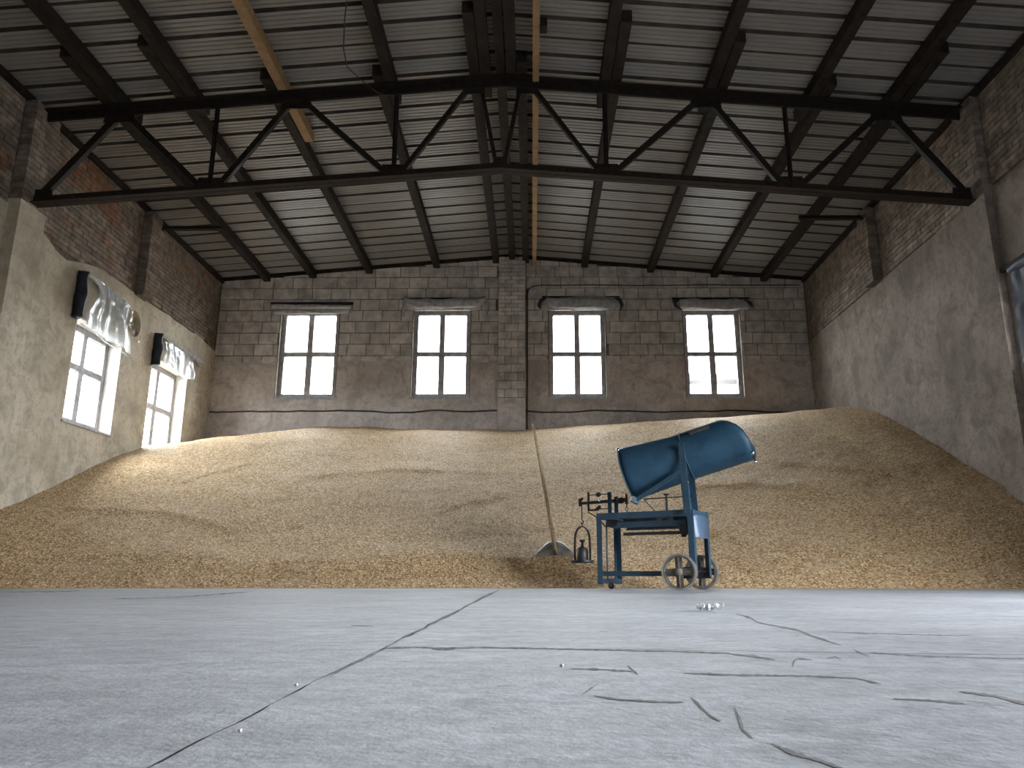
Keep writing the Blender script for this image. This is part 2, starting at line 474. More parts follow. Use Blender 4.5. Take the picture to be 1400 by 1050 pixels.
# side walls
def side_wall(name, X, sgn, holes, ptop, label, pmat, pilasters, zpl):
    """sgn=+1: room lies towards +X (left wall)"""
    mb = MB()
    ys = [YF - .4, YB + .4] + [x for h in holes for x in h[:2]]
    zz = [-.05, 6.06] + [x for h in holes for x in h[2:]]
    for a, b, c, d in cells(ys, zz, holes):
        x0, x1 = X - sgn * .45, X - sgn * .035
        mb.box(min(x0, x1), max(x0, x1), a, b, c, d)
    wl = mb.build(name, 'mortar'); tag(wl, label, 'wall', kind='structure')
    pc = MB()
    coat(pc, holes, YF, YB + .01, ptop, .14, lambda u, z: ((X + sgn * .004 * nz1(u * 2, z), u, z), (X - sgn * .04, u, z)))
    pc.build('plaster_coat', pmat, wl)
    bl = []
    row = 0; z = zpl - .12
    while z < 6.0:
        y = 7.2 - (.13 if row % 2 else 0)
        while y < YB - .01:
            a, b = y, min(y + .26, YB - .005)
            if z + .04 > ptop((a + b) / 2):
                for p_, q in cutx(a, b, [(s[0], s[1]) for s in pilasters]): 
                    if q - p_ > .04: bl.append((p_ + .005, q - .005, z + .005, z + .07))
            y += .26
        z += .075; row += 1
    bl.sort(key=lambda b: abs(b[0] - 8.9) if b[0] > 8.0 else 50)
    rest = MB(); rest2 = MB()
    for i, (a, b, c, d) in enumerate(bl):
        pr = random.uniform(.0, .010)
        red = sgn > 0 and noise.noise(Vector(((a + b) / 2 * .9 + 1.7, c * 1.3, 9.1))) > .20 and a < 10.9
        if random.random() < (.02 if sgn > 0 else .0): red = True
        if i < 300:
            piece('brick', unit_bricks['brick_red' if red else 'brick_white'], (X - sgn * (.04 - pr), (a + b) / 2, (c + d) / 2), (.05, b - a, d - c), wl)
        else:
            x0, x1 = X - sgn * .05, X - sgn * (.015 - pr)
            (rest2 if red else rest).box(min(x0, x1), max(x0, x1), a, b, c, d)
    o = rest.build('brickwork', 'brick_white', wl); o['kind'] = 'stuff'
    if rest2.v:
        o = rest2.build('brickwork', 'brick_red', wl); o['kind'] = 'stuff'
    for (a, b, pr, z0, full) in pilasters:
        def xb(p0, p1): 
            q = (X + sgn * p0, X + sgn * p1); return min(q), max(q)
        x0, x1 = xb(-.05, pr - .012)
        po = MB().box(x0, x1, a + .012, b - .012, z0, 6.04).build('pilaster', 'mortar', wl)
        if full:
            x0, x1 = xb(-.03, pr)
            MB().box(x0, x1, a, b, 0, zpl + .05).build('pilaster_render', pmat, po)
        z = zpl + .05; row = 0
        while z < 5.98:
            ysq = [a, a + .25, b] if row % 2 else [a, a + .12, a + .37, b]
            if b - a < .4: ysq = [a, a + .12, b] if row % 2 else [a, b]
            for p_, q in zip(ysq[:-1], ysq[1:]):
                x0, x1 = xb(0, pr + random.uniform(-.004, .004))
                piece('brick', unit_bricks['brick_white'], ((x0 + x1) / 2, (p_ + q) / 2, z + .0375), (x1 - x0, q - p_ - .01, .065), po)
            z += .075; row += 1
    return wl
def ltop(y): return 4.60 + .06 * nz1(y * .8, 11) + .03 * nz1(y * 4, 4) - (.22 * math.exp(-((y - 9.9) / .5) ** 2))
def rtop(y): return 4.76 + .02 * nz1(y * .8, 13) + .012 * nz1(y * 4, 6)
wall_left = side_wall('wall_left', XL, 1, lh, ltop, 'side wall of old bricks above pale plaster, pierced by two film-hung windows', 'plaster_left',
                      [(8.62, 9.12, .15, 0, True), (11.72, 12.06, .15, 4.56, False)], 4.60)
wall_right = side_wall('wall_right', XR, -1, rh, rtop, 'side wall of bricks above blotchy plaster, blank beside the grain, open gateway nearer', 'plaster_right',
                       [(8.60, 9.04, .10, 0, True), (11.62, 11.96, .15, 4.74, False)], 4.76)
# arched shallow recess beside the first window of the left wall
a0, a1, c0, c1 = 11.62, 12.06, 3.84, 4.33
rec = MB()
n = 28; arc = []; rect = []
for k in range(n):
    t = 2 * PI * k / n
    ex, ey = math.cos(t), math.sin(t)
    arc.append(((a0 + a1) / 2 + .205 * ex, (c0 + c1) / 2 + (.225 * ey if ey > 0 else .20 * ey)))
    sc = 1 / max(abs(ex), abs(ey))
    rect.append(((a0 + a1) / 2 + (a1 - a0) / 2 * ex * sc, (c0 + c1) / 2 + (c1 - c0) / 2 * ey * sc))
vs = [(XL, y, z) for y, z in rect] + [(XL, y, z) for y, z in arc] + [(XL - .11, y, z) for y, z in arc] + [(XL - .13, (a0 + a1) / 2, (c0 + c1) / 2)]
fs = []
for k in range(n):
    k2 = (k + 1) % n
    fs += [(k, k2, n + k2, n + k), (n + k, n + k2, 2 * n + k2, 2 * n + k), (2 * n + k, 2 * n + k2, 3 * n)]
rec.add(vs, fs).build('wall_recess', 'plaster_left', wall_left)
MB().tube([(XL - .10, a0 + .06 + .32 * k / 6, c0 + .13 + .05 * math.sin(k * 1.3)) for k in range(7)], [.05, .075, .08, .07, .085, .07, .05], 8).build('mortar_lump', 'plaster_back', wall_left)

# front wall with the gateway
fw = MB()
fw.box(XL - .45, XR + .45, YF - .4, YF, -.05, 6.1)
for xa, xb in ((XL - .45, RX), (RX, XR + .45)):
    fw.hexa([(xa, YF - .4, 6.1), (xb, YF - .4, 6.1), (xb, YF, 6.1), (xa, YF, 6.1),
             (xa, YF - .4, roof(xa) - .01), (xb, YF - .4, roof(xb) - .01), (xb, YF, roof(xb) - .01), (xa, YF, roof(xa) - .01)])
tag(fw.build('wall_front', 'plaster_left'), 'plain plastered front wall of the hall', 'wall', kind='structure')

# ------------------------------------------------------------------ roof
ceil = empty('ceiling'); tag(ceil, 'low-pitched roof of ribbed pale metal sheets', 'roof', kind='structure')
PITCHR = .34
prof = []
for k in range(3):
    y0 = k * PITCHR
    prof += [(y0, .0), (y0 + .014, .045), (y0 + .061, .045), (y0 + .075, 0)]
    for q in (.125, .20, .275):
        prof += [(y0 + q, 0), (y0 + q + .005, .016), (y0 + q + .019, .016), (y0 + q + .024, 0)]
prof.append((3 * PITCHR + .03, .0))
def sheet(xa, xb):
    mb = MB(); vs = []; fs = []
    for y, h in prof: vs += [(xa, y, roof(xa) + h), (xb, y, roof(xb) + h)]
    n0 = len(vs)
    for y, h in prof: vs += [(xa, y, roof(xa) + h + .004), (xb, y, roof(xb) + h + .004)]
    for i in range(len(prof) - 1):
        fs.append((2 * i, 2 * i + 1, 2 * i + 3, 2 * i + 2))
        fs.append((n0 + 2 * i + 2, n0 + 2 * i + 3, n0 + 2 * i + 1, n0 + 2 * i))
    me = mb.add(vs, fs).mesh('roof_sheet', 'roof_sheet')
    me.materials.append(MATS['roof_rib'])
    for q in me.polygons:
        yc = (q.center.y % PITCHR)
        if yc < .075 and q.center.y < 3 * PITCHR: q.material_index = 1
    return me
sl, sr = sheet(XL - .7, RX), sheet(RX, XR + .7)
for k in range(20):
    for me in (sl, sr):
        o = link('roof_sheet', me, ceil); o.location = (0, -5.1 + k * 1.02, random.uniform(0, .003) + (.004 if k % 2 else 0))
MB().hexa([(RX - .3, -5.2, roof(RX - .3) + .06), (RX, -5.2, RZ + .07), (RX, 15.5, RZ + .07), (RX - .3, 15.5, roof(RX - .3) + .06),
           (RX - .3, -5.2, roof(RX - .3) + .065), (RX, -5.2, RZ + .078), (RX, 15.5, RZ + .078), (RX - .3, 15.5, roof(RX - .3) + .065)]
          ).hexa([(RX, -5.2, RZ + .07), (RX + .3, -5.2, roof(RX + .3) + .06), (RX + .3, 15.5, roof(RX + .3) + .06), (RX, 15.5, RZ + .07),
                  (RX, -5.2, RZ + .078), (RX + .3, -5.2, roof(RX + .3) + .065), (RX + .3, 15.5, roof(RX + .3) + .065), (RX, 15.5, RZ + .078)]).build('ridge_cap', 'roof_sheet', ceil)

# eave boards and gable boards
for nm, x0, x1, lb in (('trim_1', XL - .30, XL + .05, 'dark wall plate along the eave above the windowed wall'), ('trim_2', XR - .05, XR + .30, 'dark wall plate along the eave above the blank wall')):
    tag(MB().box(x0, x1, YF, YB, 6.03, 6.115).build(nm, 'old_timber'), lb, 'beam', kind='structure')
for nm, xa, xb, lb in (('trim_3', XL, RX, 'dark gable board on the end wall, windowed-wall slope'), ('trim_4', RX, XR, 'dark gable board on the end wall, blank-wall slope')):
    tag(MB().hexa([(xa, YB - .05, roof(xa) - .075), (xb, YB - .05, roof(xb) - .075), (xb, YB + .0, roof(xb) - .075), (xa, YB + .0, roof(xa) - .075),
               (xa, YB - .05, roof(xa) - .005), (xb, YB - .05, roof(xb) - .005), (xb, YB + .0, roof(xb) - .005), (xa, YB + .0, roof(xa) - .005)]).build(nm, 'old_timber'), lb, 'beam', kind='structure')

# ------------------------------------------------------------------ truss
TY = 8.85
TC = lambda x: roof(x) - .16 - .07            # top chord centre line
BCH = lambda x: 5.19 - .078 * abs(x - RX)     # bottom chord centre line
tr = empty('roof_truss', (RX, TY, 5.19)); 
tag(tr, 'rusty steel roof truss with zigzag web spanning wall to wall', 'truss')
def T(x, z): return (x - RX, 0, z - 5.19)
for xa, xb in ((XL + .10, RX), (RX, XR - .06)):
    mb = MB()
    for s in (-1, 1):
        y = s * .012
        a, b = Vector(T(xa, TC(xa))), Vector(T(xb, TC(xb)))
        mb.bar(a + Vector((0, y, 0)), b + Vector((0, y, 0)), .012, .13)
        mb.bar(a + Vector((0, s * .05, .059)), b + Vector((0, s * .05, .059)), .09, .012)
    mb.build('top_chord', 'steel', tr)
    mb = MB()
    for s in (-1, 1):
        y = s * .012
        a, b = Vector(T(xa, BCH(xa))), Vector(T(xb, BCH(xb)))
        mb.bar(a + Vector((0, y, 0)), b + Vector((0, y, 0)), .012, .11)
        mb.bar(a + Vector((0, s * .045, -.049)), b + Vector((0, s * .045, -.049)), .08, .012)
    mb.build('bottom_chord', 'steel_rust', tr)
up = [-4.98, -2.68, -.30, .30, 2.66, 5.02]; lo = [-3.70, -1.36, 0, 1.36, 3.70]
def web(name, xu, xl, wd):
    a = Vector(T(RX + xu, TC(RX + xu) - .03)); b = Vector(T(RX + xl, BCH(RX + xl) + .04))
    mb = MB()
    mb.bar(a, b, .012, wd, (0, 0, 1)); mb.bar(a + Vector((0, .03, 0)), b + Vector((0, .03, 0)), .06, .012, (0, 0, 1), (0, -wd / 2 + .006))
    mb.build(name, 'steel', tr)
for xu, xl, wd in ((-4.98, -5.86, .09), (-4.90, -3.82, .075), (-2.74, -3.58, .07), (-2.60, -1.46, .07), (-.42, -1.26, .06), (-.26, -.05, .05),
                   (.26, .05, .05), (.42, 1.26, .06), (2.60, 1.46, .07), (2.74, 3.58, .07), (4.94, 3.82, .075), (5.06, 5.92, .09)):
    web('diagonal', xu, xl, wd)
for x in (-3.70, -1.36, 1.36, 3.70): web('post', x, x, .05)
def gus(x, z, wd, h): 
    MB().hexa([(x - RX - wd / 2, -.009, z - 5.19 - h / 2), (x - RX + wd / 2, -.009, z - 5.19 - h / 2), (x - RX + wd / 2, .009, z - 5.19 - h / 2), (x - RX - wd / 2, .009, z - 5.19 - h / 2),
               (x - RX - wd / 2 * .8, -.009, z - 5.19 + h / 2), (x - RX + wd / 2 * .8, -.009, z - 5.19 + h / 2), (x - RX + wd / 2 * .8, .009, z - 5.19 + h / 2), (x - RX - wd / 2 * .8, .009, z - 5.19 + h / 2)]).build('gusset_plate', 'steel', tr)
for x in (-4.96, -2.67, 2.67, 5.0): gus(RX + x, TC(RX + x) - .06, .42, .20)
for x in (-.33, .33): gus(RX + x, TC(RX + x) - .06, .26, .18)
for x in lo: gus(RX + x, BCH(RX + x) + .07, .36 if x else .2, .15)
for sx_ in (XL + .12, XR - .08): gus(sx_ + (.12 if sx_ < 0 else -.12), BCH(sx_) + .06, .3, .2)

# ------------------------------------------------------------------ purlins
def purlin(x, y0, y1, wd, hgt, mat, label, cat='beam', group=None, drop=0.0):
    z1 = min(roof(x - wd / 2), roof(x + wd / 2)) - .004 - drop
    o = MB()
    # channel: web with two flanges
    if mat == 'old_timber' or mat == 'new_timber':
        o.box(-wd / 2, wd / 2, 0, y1 - y0, -hgt, 0)
    else:
        o.box(-wd / 2, -wd / 2 + .014, 0, y1 - y0, -hgt, 0).box(-wd / 2, wd / 2, 0, y1 - y0, -.014, 0).box(-wd / 2, wd / 2, 0, y1 - y0, -hgt, -hgt + .014)
    ob = o.build('purlin', mat)
    ob.location = (x, y0, z1)
    tag(ob, label, cat, group)
ordn = ['first', 'second', 'third', 'fourth', 'fifth']
FAR_L = [-5.50, -4.55, -3.38, -1.98, -.74]
FAR_R = [4.82, 3.80, 2.48, 1.11, -.12]
for side, lst, sg, wn_ in (('windowed', FAR_L, 1, 'film-hung windows wall'), ('blank', FAR_R, -1, 'blank plastered wall')):
    for i, x in enumerate(lst):
        st = TY - {'windowed': (1.05, 1.1, .3, .3, 1.25), 'blank': (1.1, .3, 1.0, 1.25, .4)}[side][i] + random.uniform(-.06, .06)
        purlin(x, st, YB - .01, .13, .155, 'old_timber', f'dark timber purlin, {ordn[i]} from {wn_}, truss to end wall', group='dark roof purlins')
        xn = x + sg * .14
        if side == 'windowed' and i == 2:
            purlin(xn, YF, 10.0, .12, .15, 'new_timber', 'new pale timber purlin lapping past the truss, third from the film-hung windows wall', group='pale new roof timbers')
        else:
            purlin(xn, YF, TY + .25 + random.uniform(0, .3), .13, .155, 'old_timber', f'dark timber purlin, {ordn[i]} from {wn_}, gateway to truss', group='dark roof purlins')
purlin(-.40, YF, YB - .01, .12, .15, 'old_timber', 'dark ridge beam running the length of the hall under the ridge', group='dark roof purlins')
purlin(.06, YF, YB - .01, .085, .19, 'new_timber', 'long pale timber batten beside the ridge beam', group='pale new roof timbers')
def stub(xa, xb, y, z, label):
    tag(MB().angle((xa, y, z), (xb, y, z), .08, .09).build('stub_beam', 'steel'), label, 'beam', 'short steel stub beams at the eaves')
stub(XL - .1, -5.30, 12.1, 5.90, 'short steel stub beam from the brickwork beside the film-hung windows')
stub(4.45, XR + .1, 11.75, 5.90, 'short steel stub beam from the brickwork over the blank plaster')
tag(MB().box(.10, .19, 7.75, 7.88, 6.40, 6.52).build('hanger_block', 'old_timber'), 'small dark timber block nailed to the pale batten near the ridge', 'block')
tag(MB().tube([(-2.05, 7.25, 6.33), (-2.09, 7.35, 6.15), (-2.15, 7.6, 5.98), (-2.18, 7.9, 5.97), (-2.10, 8.25, 6.05), (-1.98, 8.6, 6.12), (-1.93, 8.78, 6.2), (-1.93, 8.84, 6.31)], .007, 6).build('hanging_wire', 'cable_black'), 'loose thin wire drooping from a purlin to the truss', 'wire')

# ------------------------------------------------------------------ windows
def window(idx, w_, h_, label, M, dep, zt=None):
    """local: x along width, z up, y depth (outwards). M places it"""
    o = empty('window_%d' % idx); o.matrix_world = M
    tag(o, label, 'window', kind='structure')
    f = .055
    MB().box(-w_ / 2 - .075, w_ / 2 + .075, dep, dep + .09, -.075, f - .02).box(-w_ / 2 - .075, w_ / 2 + .075, dep, dep + .09, h_ - f + .02, h_ + .075).box(-w_ / 2 - .075, -w_ / 2 + f - .02, dep, dep + .09, f - .02, h_ - f + .02).box(w_ / 2 - f + .02, w_ / 2 + .075, dep, dep + .09, f - .02, h_ - f + .02).build('window_frame', 'window_wood', o)
    zt = zt or h_ * .50
    m2 = 'mortar' if idx < 5 else 'reveal_white'
    for q in ((-w_ / 2 - .07, -w_ / 2 - .055, -.07, h_ + .07), (w_ / 2 + .055, w_ / 2 + .07, -.07, h_ + .07), (-w_ / 2 - .055, w_ / 2 + .055, h_ + .055, h_ + .07)):
        MB().box(q[0], q[1], .0, .40, q[2], q[3]).build('reveal', m2, o)
    MB().box(-w_ / 2 + f - .02, w_ / 2 - f + .02, dep + .005, dep + .085, zt - .045, zt + .045).build('transom', 'window_wood', o)
    MB().box(-.062, .062, dep + .01, dep + .08, f - .02, zt - .045).build('mullion', 'window_wood', o)
    MB().box(-.055, .055, dep + .01, dep + .08, zt + .045, h_ - f + .02).build('mullion', 'window_wood', o)
    for (x0, x1) in ((-w_ / 2, -.05), (.05, w_ / 2)):
        for (z0, z1) in ((0, zt - .04), (zt + .04, h_)):
            MB().box(x0, x1, dep + .04, dep + .045, z0, z1).build('pane', 'glass', o)
    MB().box(-w_ / 2 - .09, w_ / 2 + .09, -.02, dep + .02, -.10, -.069).build('window_sill', 'window_wood', o)
    return o
bl_ = ['window under a rolled grey cloth in the end wall', 'window under a bunched film in the end wall beside the pier', 'window under a sagging film in the end wall, beside the pier', 'window in the end wall next to the blank side wall, house eaves outside']
for i, (a, b) in enumerate(BACKW):
    window(i + 1, b - a, BZ1 - BZ0, bl_[i], Matrix.Translation(((a + b) / 2, YB, BZ0)), .10)
for i, (a, b, c, d) in enumerate(LEFTW):
    window(5 + i, b - a, d - c, ['side wall window half veiled by clear film, well above the grain', 'side wall window half veiled by clear film, grain up to its sill'][i],
           Matrix.Translation((XL, (a + b) / 2, c)) @ Matrix.Rotation(PI / 2, 4, 'Z'), .20, .80)
a, b, c, d = RIGHTW[0]
window(7, b - a, d - c, 'side wall window darkened by a hanging tarpaulin', Matrix.Translation((XR, (a + b) / 2, c)) @ Matrix.Rotation(-PI / 2, 4, 'Z'), .20)

# ------------------------------------------------------------------ window coverings
def roll_mesh(x0, x1, zc, ry, rz, seed, wav=.02, endlift=(0, 0), n=22, m_=34, taper=.0, folds=5):
    """bunched length of sheet along x, cross-section flattened with folds, hung in front of y=0 towards -y"""
    mb = MB(); vs = []; fs = []
    for i in range(m_ + 1):
        t = i / m_; x = x0 + (x1 - x0) * t
        end = min(t, 1 - t) * 8
        k = (1 - taper) + taper * min(1, end)
        dz = wav * nz1(x * 3, seed) + endlift[0] * max(0, 1 - t * 5) ** 2 + endlift[1] * max(0, 1 - (1 - t) * 5) ** 2
        for j in range(n):
            a = 2 * PI * j / n
            f = 1 + .16 * noise.noise(Vector((x * 2.2, math.cos(a) * 1.4 + seed, math.sin(a) * 1.4))) + .10 * math.sin(a * folds + 2.2 * nz1(x * 1.5, seed + 3) * 3)
            vs.append((x, -ry - .01 + ry * .95 * math.cos(a) * f * k, zc + dz + rz * math.sin(a) * f * k))
    for i in range(m_):
        for j in range(n):
            p_ = i * n + j; q = i * n + (j + 1) % n
            fs.append((p_, q, q + n, p_ + n))
    fs.append(tuple(range(n - 1, -1, -1))); fs.append(tuple(range(m_ * n, (m_ + 1) * n)))
    return mb.add(vs, fs)
def sheet_mesh(x0, x1, ztop, zbot, seed, folds=4, amp=.035, slant=0.0, nx=46, nzz=26, gather=0.0, off=.03):
    """hanging sheet; ztop/zbot functions of t"""
    mb = MB(); vs = []; fs = []
    for i in range(nx + 1):
        t = i / nx
        for j in range(nzz + 1):
            s = j / nzz
            x = x0 + (x1 - x0) * t
            xg = (x0 + x1) / 2 + .06 + (x - (x0 + x1) / 2 - .06) * (1 - gather * math.sin(PI * min(1, s * 1.25 + .02)) * (1 - s))
            z = ztop(t) + (zbot(t) - ztop(t)) * s
            tt = t + .25 * (t - .45) * s          # folds fan out downwards
            q = noise.noise(Vector((tt * folds * 1.1, s * .5, seed))) + .55 * noise.noise(Vector((tt * folds * 2.7, s * .9, seed + 5)))
            y = -off - amp * 1.6 * (.6 + .6 * s) * (1 + q) - .025 * abs(noise.noise(Vector((t * 8, s * 6, seed)))) * (1 - .5 * s)
            z += .02 * noise.noise(Vector((t * 5, s * 3, seed + 9)))
            vs.append((xg, y, z))
    for i in range(nx):
        for j in range(nzz):
            a = i * (nzz + 1) + j; fs.append((a, a + 1, a + nzz + 2, a + nzz + 1))
    return mb.add(vs, fs)

# end wall
def cover(loc, label, group=None):
    o = empty('window_cover', loc); tag(o, label, 'window cover', group); return o
c1 = cover((-4.53, YB, 5.5), 'rolled grey cloth tied on a batten above the window nearest the film-hung side wall')
roll_mesh(-.84, .84, -.005, .05, .052, 3.1, .006, n=20, folds=3).build('cloth_roll', 'grey_cloth', c1, True)
roll_mesh(-.78, .80, -.095, .035, .055, 5.7, .012, folds=4).build('cloth_roll', 'grey_cloth', c1, True)
MB().box(-.85, .85, -.06, 0, .055, .10).build('batten', 'old_timber', c1)
c2 = cover((-1.78, YB, 5.56), 'bunched greyish film tied above the end wall window beside the pier')
roll_mesh(-.84, .84, .0, .06, .105, 8.2, .03, (.06, .08), folds=5, taper=.35).build('film_roll', 'grey_cloth', c2, True)
MB().box(-.78, .78, -.04, 0, .105, .14).build('batten', 'old_timber', c2)
MB().tube([(-.80, -.05, .10), (-.83, -.06, 0), (-.86, -.05, -.16), (-.84, -.04, -.28)], [.02, .03, .028, .008], 7).build('loose_end', 'grey_cloth', c2, True)
MB().tube([(.80, -.05, .16), (.86, -.06, .04), (.88, -.05, -.12), (.86, -.04, -.26)], [.02, .03, .028, .008], 7).build('loose_end', 'grey_cloth', c2, True)
c3 = cover((1.02, YB, 5.54), 'sagging grey film folded above the end wall window by the tall cable')
sheet_mesh(-.72, .70, lambda t: .17 - .02 * math.sin(t * 7), lambda t: -.02 - .15 * t ** .6 + .10 * max(0, t - .75) * 4 * .3, 2.2, 2.5, .02).build('film_sheet', 'clear_film', c3, True)
roll_mesh(-.70, .70, .03, .045, .12, 12.2, .02, (.02, -.02), folds=3, taper=.3).build('film_roll', 'grey_cloth', c3, True)
MB().box(-.80, .80, -.04, 0, .15, .19).build('batten', 'old_timber', c3)
MB().tube([(.70, -.05, .15), (.80, -.07, .10), (.84, -.06, -.02), (.80, -.05, -.14)], [.02, .045, .04, .01], 7).build('loose_end', 'dark_tarp', c3, True)
MB().tube([(-.70, -.05, .15), (-.82, -.07, .08), (-.86, -.06, -.03), (-.82, -.05, -.10)], [.02, .045, .04, .01], 7).build('loose_end', 'dark_tarp', c3, True)
c4 = cover((3.70, YB, 5.54), 'creased grey film folded above the end wall window nearest the blank wall')
roll_mesh(-.66, .74, .0, .045, .115, 21.4, .015, (.03, -.05), folds=3, taper=.3).build('film_roll', 'grey_cloth', c4, True)
MB().box(-.80, .80, -.04, 0, .12, .155).build('batten', 'old_timber', c4)
MB().tube([(-.66, -.05, .12), (-.76, -.07, .06), (-.74, -.06, -.02), (-.62, -.06, -.12)], [.03, .05, .035, .01], 7).build('loose_end', 'dark_tarp', c4, True)
MB().tube([(.70, -.05, .10), (.80, -.07, .02), (.84, -.06, -.06)], [.02, .04, .012], 7).build('loose_end', 'dark_tarp', c4, True)

# side wall (local x runs along +Y, local -y into the room)
def side_cover(loc, label):
    o = empty('window_cover', loc, PI / 2); tag(o, label, 'window cover', 'film covers over the side wall windows'); return o
def dark_flap(o, x, z0, z1, wd):
    vs = []; fs = []; n = 14
    for j in range(n + 1):
        s = j / n; z = z1 + (z0 - z1) * s
        k = 1.0 - .12 * math.sin(s * 9) + .25 * max(0, s - .6)
        for q in ((-.02, -.02), (.02 - .01 * s, -wd * k), (.075, -wd * .9 * k), (.09 + .03 * s, -.02)):
            vs.append((x + q[0] + .02 * nz1(s * 5, x), q[1], z - .05 * q[1] * (1 if j == n else 0) * 4))
    for j in range(n):
        for q in range(4):
            a = j * 4 + q; b = j * 4 + (q + 1) % 4; fs.append((a, b, b + 4, a + 4))
    fs += [(3, 2, 1, 0), tuple(range(n * 4, n * 4 + 4))]
    f = MB().add(vs, fs).build('dark_flap', 'dark_tarp', o, True)
    f['label'] = 'folded dark tarpaulin strip'
s1 = side_cover((XL, 10.9, 3.55), 'clear film with a dark flap over the side wall window above bare plaster')
sheet_mesh(-.60, .62, lambda t: .80 - .08 * t, lambda t: .03 - .10 * t, 4.4, 3.4, .05, gather=.50, off=.05).build('film_sheet', 'clear_film', s1, True)
sheet_mesh(-.20, .72, lambda t: .82 - .10 * t, lambda t: .55 - .08 * t + .1 * math.sin(t * 6), 14.4, 4, .03, off=.03).build('film_fold', 'clear_film', s1, True)
MB().tube([(-.66 + 1.4 * k / 8, -.05, .80 - .013 * k + .01 * math.sin(k * 2)) for k in range(9)], [.02, .028, .03, .024, .035, .03, .026, .03, .015], 8).build('film_roll', 'clear_film', s1, True)
MB().tube([(-.60 + 1.26 * k / 8, -.08 - .02 * math.sin(k), .03 - .0125 * k) for k in range(9)], .008, 6).build('hem', 'clear_film', s1, True)
dark_flap(s1, -.72, .08, .78, .15)
s2 = side_cover((XL, 13.3, 3.6), 'clear film under a long roll over the side wall window at the grain')
sheet_mesh(-.62, .60, lambda t: .50 - .02 * t, lambda t: .06 - .04 * t + .04 * math.sin(t * 8), 6.6, 3.4, .045, gather=.25, off=.04).build('film_sheet', 'clear_film', s2, True)
MB().tube([(-.72 + 1.75 * k / 10, -.06 - .006 * (k % 2), .54 + .01 * math.sin(k * 1.7)) for k in range(11)], [.03, .035, .04, .038, .042, .04, .038, .042, .05, .06, .02], 9).build('film_roll', 'grey_cloth', s2, True)
MB().tube([(.78, -.06, .50), (.88, -.09, .44), (.98, -.07, .50), (1.04, -.05, .56)], [.02, .045, .04, .01], 7).build('loose_end', 'grey_cloth', s2, True)
dark_flap(s2, -.80, -.02, .55, .15)
s3 = empty('window_cover', (XR, 7.86, 3.5), -PI / 2); tag(s3, 'dark tarpaulin hanging over the window beside the wall pilaster', 'window cover')
sheet_mesh(-.52, .70, lambda t: .12, lambda t: -1.0, 9.1, 3, .02, off=.05).build('tarpaulin', 'dark_tarp', s3, True)
MB().box(-1.12, .80, -.055, -.004, .13, .185).build('batten', 'old_timber', s3)
roll_mesh(-.56, .72, .09, .05, .06, 31.0, .015, folds=3, taper=.3).build('tarpaulin_roll', 'dark_tarp', s3, True)

# cables on the end wall
def wcable(pts, r, label):
    tag(MB().tube(pts, r, 7).build('wall_cable', 'cable_black', None, True), label, 'cable', 'dark cables on the end wall')
def wob(x0, x1, z, seed, amp, n=40, y=YB - .022):
    return [(x0 + (x1 - x0) * k / n, y, z + amp * nz1(x0 + (x1 - x0) * k / n * 1.2, seed) + amp * .3 * nz1((x0 + (x1 - x0) * k / n) * 4, seed)) for k in range(n + 1)]
wcable(wob(XL + .02, PIL[0] - .01, 3.30, 4, .045), .016, 'dark wavy cable low on the end wall under the cloth-covered window')
wcable(wob(PIL[1] + .01, XR - .02, 3.30, 9, .04), .016, 'dark wavy cable low on the end wall behind the tilted blue hopper')
wcable([(PIL[1] + .035, YB - .03, 2.8 + .1 * k + 0) for k in range(31)] + [(PIL[1] + .06, YB - .03, 5.88), (PIL[1] + .15, YB - .03, 5.95)] + wob(PIL[1] + .3, XR - .1, 5.97, 15, .02, y=YB - .03), .012, 'dark cable climbing beside the pier and running above two windows')

# ------------------------------------------------------------------ floor
floor = MB().box(XL - .44, XR + .44, YF - .4, YB + .4, -.12, -.002).build('floor', 'crack_dirt')
tag(floor, 'worn pale grey concrete floor with cracks and slab joints', 'floor', kind='structure')
def jx(y): return -.262 - .012 * y * (.4 if y > 2 else .2) + .02 * nz1(y * 1.3, 8) + .006 * nz1(y * 9, 2)
def jy(x): return 1.46 - .30 * (x + .25) * .42 + .02 * nz1(x * 2, 5) + .008 * nz1(x * 13, 7)
def slab_strip(pa, pb):
    """slab between two edge polylines with the same number of points"""
    mb = MB(); n = len(pa)
    vs = [(x, y, 0) for x, y in pa] + [(x, y, 0) for x, y in pb]
    fs = []
    for i in range(n - 1):
        fs.append((i, i + 1, n + i + 1, n + i))
    mb.add(vs, fs).build('slab', 'concrete', floor)
yy = [YF - .4 + (YB + .8 - YF) * k / 260 for k in range(261)]
slab_strip([(XL - .02, y) for y in yy], [(jx(y) - (.004 if y > 1.7 else .0012), y) for y in yy])
def slab_grid(yl, yh, nx_, ny_):
    vs = []; fs = []
    for i in range(ny_ + 1):
        for k in range(nx_ + 1):
            t = (k / nx_) ** 1.6
            xe = jx(1.46) + (XR + .02 - jx(1.46)) * t
            y = yl(xe) + (yh(xe) - yl(xe)) * i / ny_
            x0_ = jx(y) + (.004 if y > 1.7 else .0012)
            vs.append((x0_ + (XR + .02 - x0_) * t, y, 0))
    for i in range(ny_):
        for k in range(nx_):
            a = i * (nx_ + 1) + k; fs.append((a, a + 1, a + nx_ + 2, a + nx_ + 1))
    MB().add(vs, fs).build('slab', 'concrete', floor)
slab_grid(lambda x: YF - .4, lambda x: jy(x) - .003, 90, 130)
slab_grid(lambda x: jy(x) + .003, lambda x: YB + .4, 90, 160)
